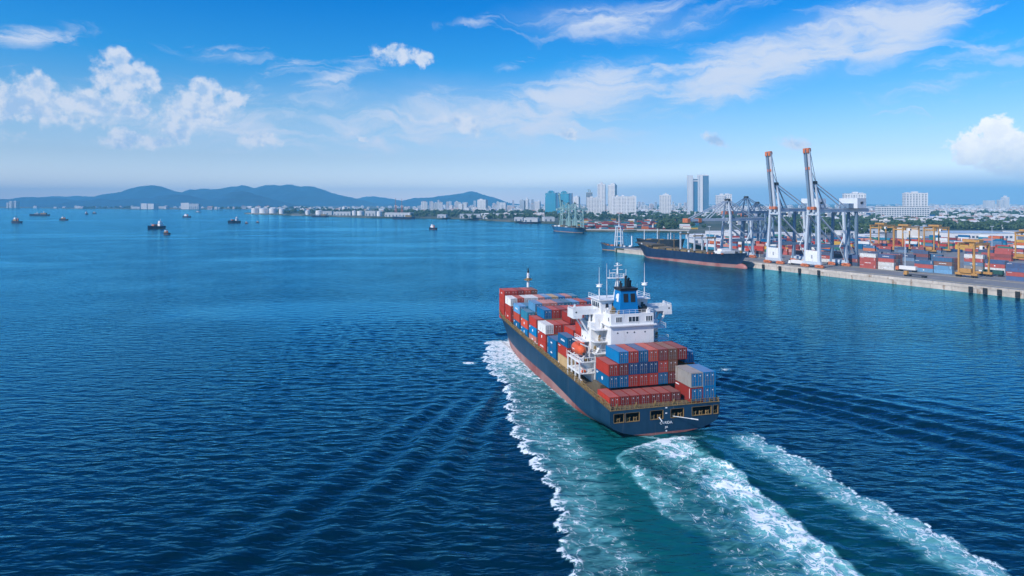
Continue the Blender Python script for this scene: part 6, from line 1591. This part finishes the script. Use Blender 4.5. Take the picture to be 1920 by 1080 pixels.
m_nav = hullpaint('tug_hull_paint', (.006, .020, .05), (.22, .07, .05), zb0=.35, zb1=.35, ylen=10)
def work_boat(name, label, cat, u, v, L, B, D, rz, kind):
    t = thing(name, label, cat, G(u, v), R(rz))
    boat_hull(L, B, D, m_nav, t)
    if kind == 'ship':
        g = MB(); g.box(-B*.40, B*.40, -L*.34, -L*.14, D, D*2.0); a = g.build('deckhouse', m_white, t)
        g = MB(); g.box(-B*.3, B*.3, -L*.30, -L*.15, D*2.2, D*2.8); g.build('bridge', m_white, a)
        for sx in (-1, 1):
            g = MB(); g.bar((sx*B*.2, -L*.18, D*2.2), (sx*B*.16, -L*.2, D*3.1), B*.13); g.build('funnel', m_white, t)
        g = MB(); g.box(-B*.36, B*.36, -L*.02, L*.2, D, D*1.75); g.build('cargo_hatch', m_cor, t)
        g = MB(); g.bar((0, L*.28, D), (0, L*.30, D*2.2), B*.05); g.bar((0, -L*.25, D*3.2), (0, -L*.25, D*3.9), B*.04); g.build('mast', m_white, t)
    elif kind == 'tug':
        g = MB(); g.box(-B*.32, B*.32, -L*.12, L*.22, D, D*2.0); a = g.build('deckhouse', m_tan if 'dark' in label else m_white, t)
        g = MB(); g.box(-B*.24, B*.24, L*.0, L*.16, D*2.0, D*2.9); g.build('wheelhouse', m_white, a)
        g = MB(); g.bar((0, L*.05, D*2.9), (0, L*.03, D*4.4), B*.06); g.bar((-B*.2, L*.05, D*3.6), (B*.2, L*.05, D*3.6), B*.05); g.build('mast', m_crane_d, t)
        g = MB(); g.bar((0, -L*.16, D), (0, -L*.18, D*2.5), B*.22); g.build('funnel', m_cor, t)
    else:
        g = MB(); g.box(-B*.35, B*.35, -L*.36, -L*.08, D, D*2.1); a = g.build('deckhouse', m_tan, t)
        g = MB(); g.box(-B*.3, B*.3, L*.02, L*.24, D, D*1.8); g.build('fore_house', m_roofg, t)
        g = MB(); g.bar((0, -L*.22, D*2.1), (0, -L*.22, D*3.3), B*.12); g.bar((0, L*.12, D*1.8), (0, L*.12, D*2.8), B*.08); g.build('mast', m_white, t)
    return t
work_boat('freighter', 'small navy freighter with twin white posts, largest on the bay', 'ship', 293, 429, 34, 10, 5.0, 150, 'ship')
work_boat('freighter', 'small navy freighter with white bridge, right of the larger one', 'ship', 439, 418, 30, 9, 5.0, 130, 'ship')
work_boat('tugboat', 'dark tug with white wheelhouse nearest the left frame edge', 'boat', 30.5, 418, 36, 10, 4.6, 70, 'tug')
work_boat('patrol_vessel', 'long dark vessel with low houses beyond the left tug', 'ship', 74, 404.7, 70, 13, 5.5, 96, 'long')
work_boat('tugboat', 'low dark launch between the long vessel and the freighter', 'boat', 119, 413, 28, 8, 3.4, 80, 'tug')
work_boat('tugboat', 'little dark tug just right below the largest freighter', 'boat', 312, 439.5, 16, 6, 2.4, 60, 'tug')
work_boat('tugboat', 'small hazy boat far out above the freighters', 'boat', 349.5, 407.5, 32, 10, 4.0, 75, 'tug')
work_boat('tugboat', 'white housed tug off the far town, alone in open water', 'boat', 811.5, 430, 18, 7, 3.2, 60, 'tug')
work_boat('fishing_boat', 'faint boat with mast near the far left shore', 'boat', 162, 402, 36, 11, 4, 40, 'tug')
work_boat('launch', 'tiny dark speck of a boat right of the masted one', 'boat', 177, 400.6, 22, 8, 3, 80, 'tug')
work_boat('launch', 'tiny low boat on the far water left of the spit', 'boat', 371, 398.2, 34, 9, 2.4, 85, 'tug')
work_boat('launch', 'tiny dark boat right of the second freighter', 'boat', 462, 419.3, 9, 4, 1.6, 80, 'tug')
work_boat('launch', 'tiny dark boat below the spit tip', 'boat', 483, 417.3, 9, 4, 1.4, 80, 'tug')
work_boat('coastal_barge', 'rusty jetty barge on the shore below the far town', 'boat', 902, 412.5, 46, 12, 6, 85, 'long')
work_boat('coastal_barge', 'dark barge moored along the tank spit', 'boat', 600, 406.8, 60, 14, 4.5, 88, 'long')
work_boat('coastal_barge', 'dark barge moored under the red cranes', 'boat', 757, 410.3, 70, 14, 5.5, 88, 'long')
work_boat('coastal_barge', 'dark low barge off the beach sheds', 'boat', 988, 418.9, 40, 10, 3, 88, 'long')
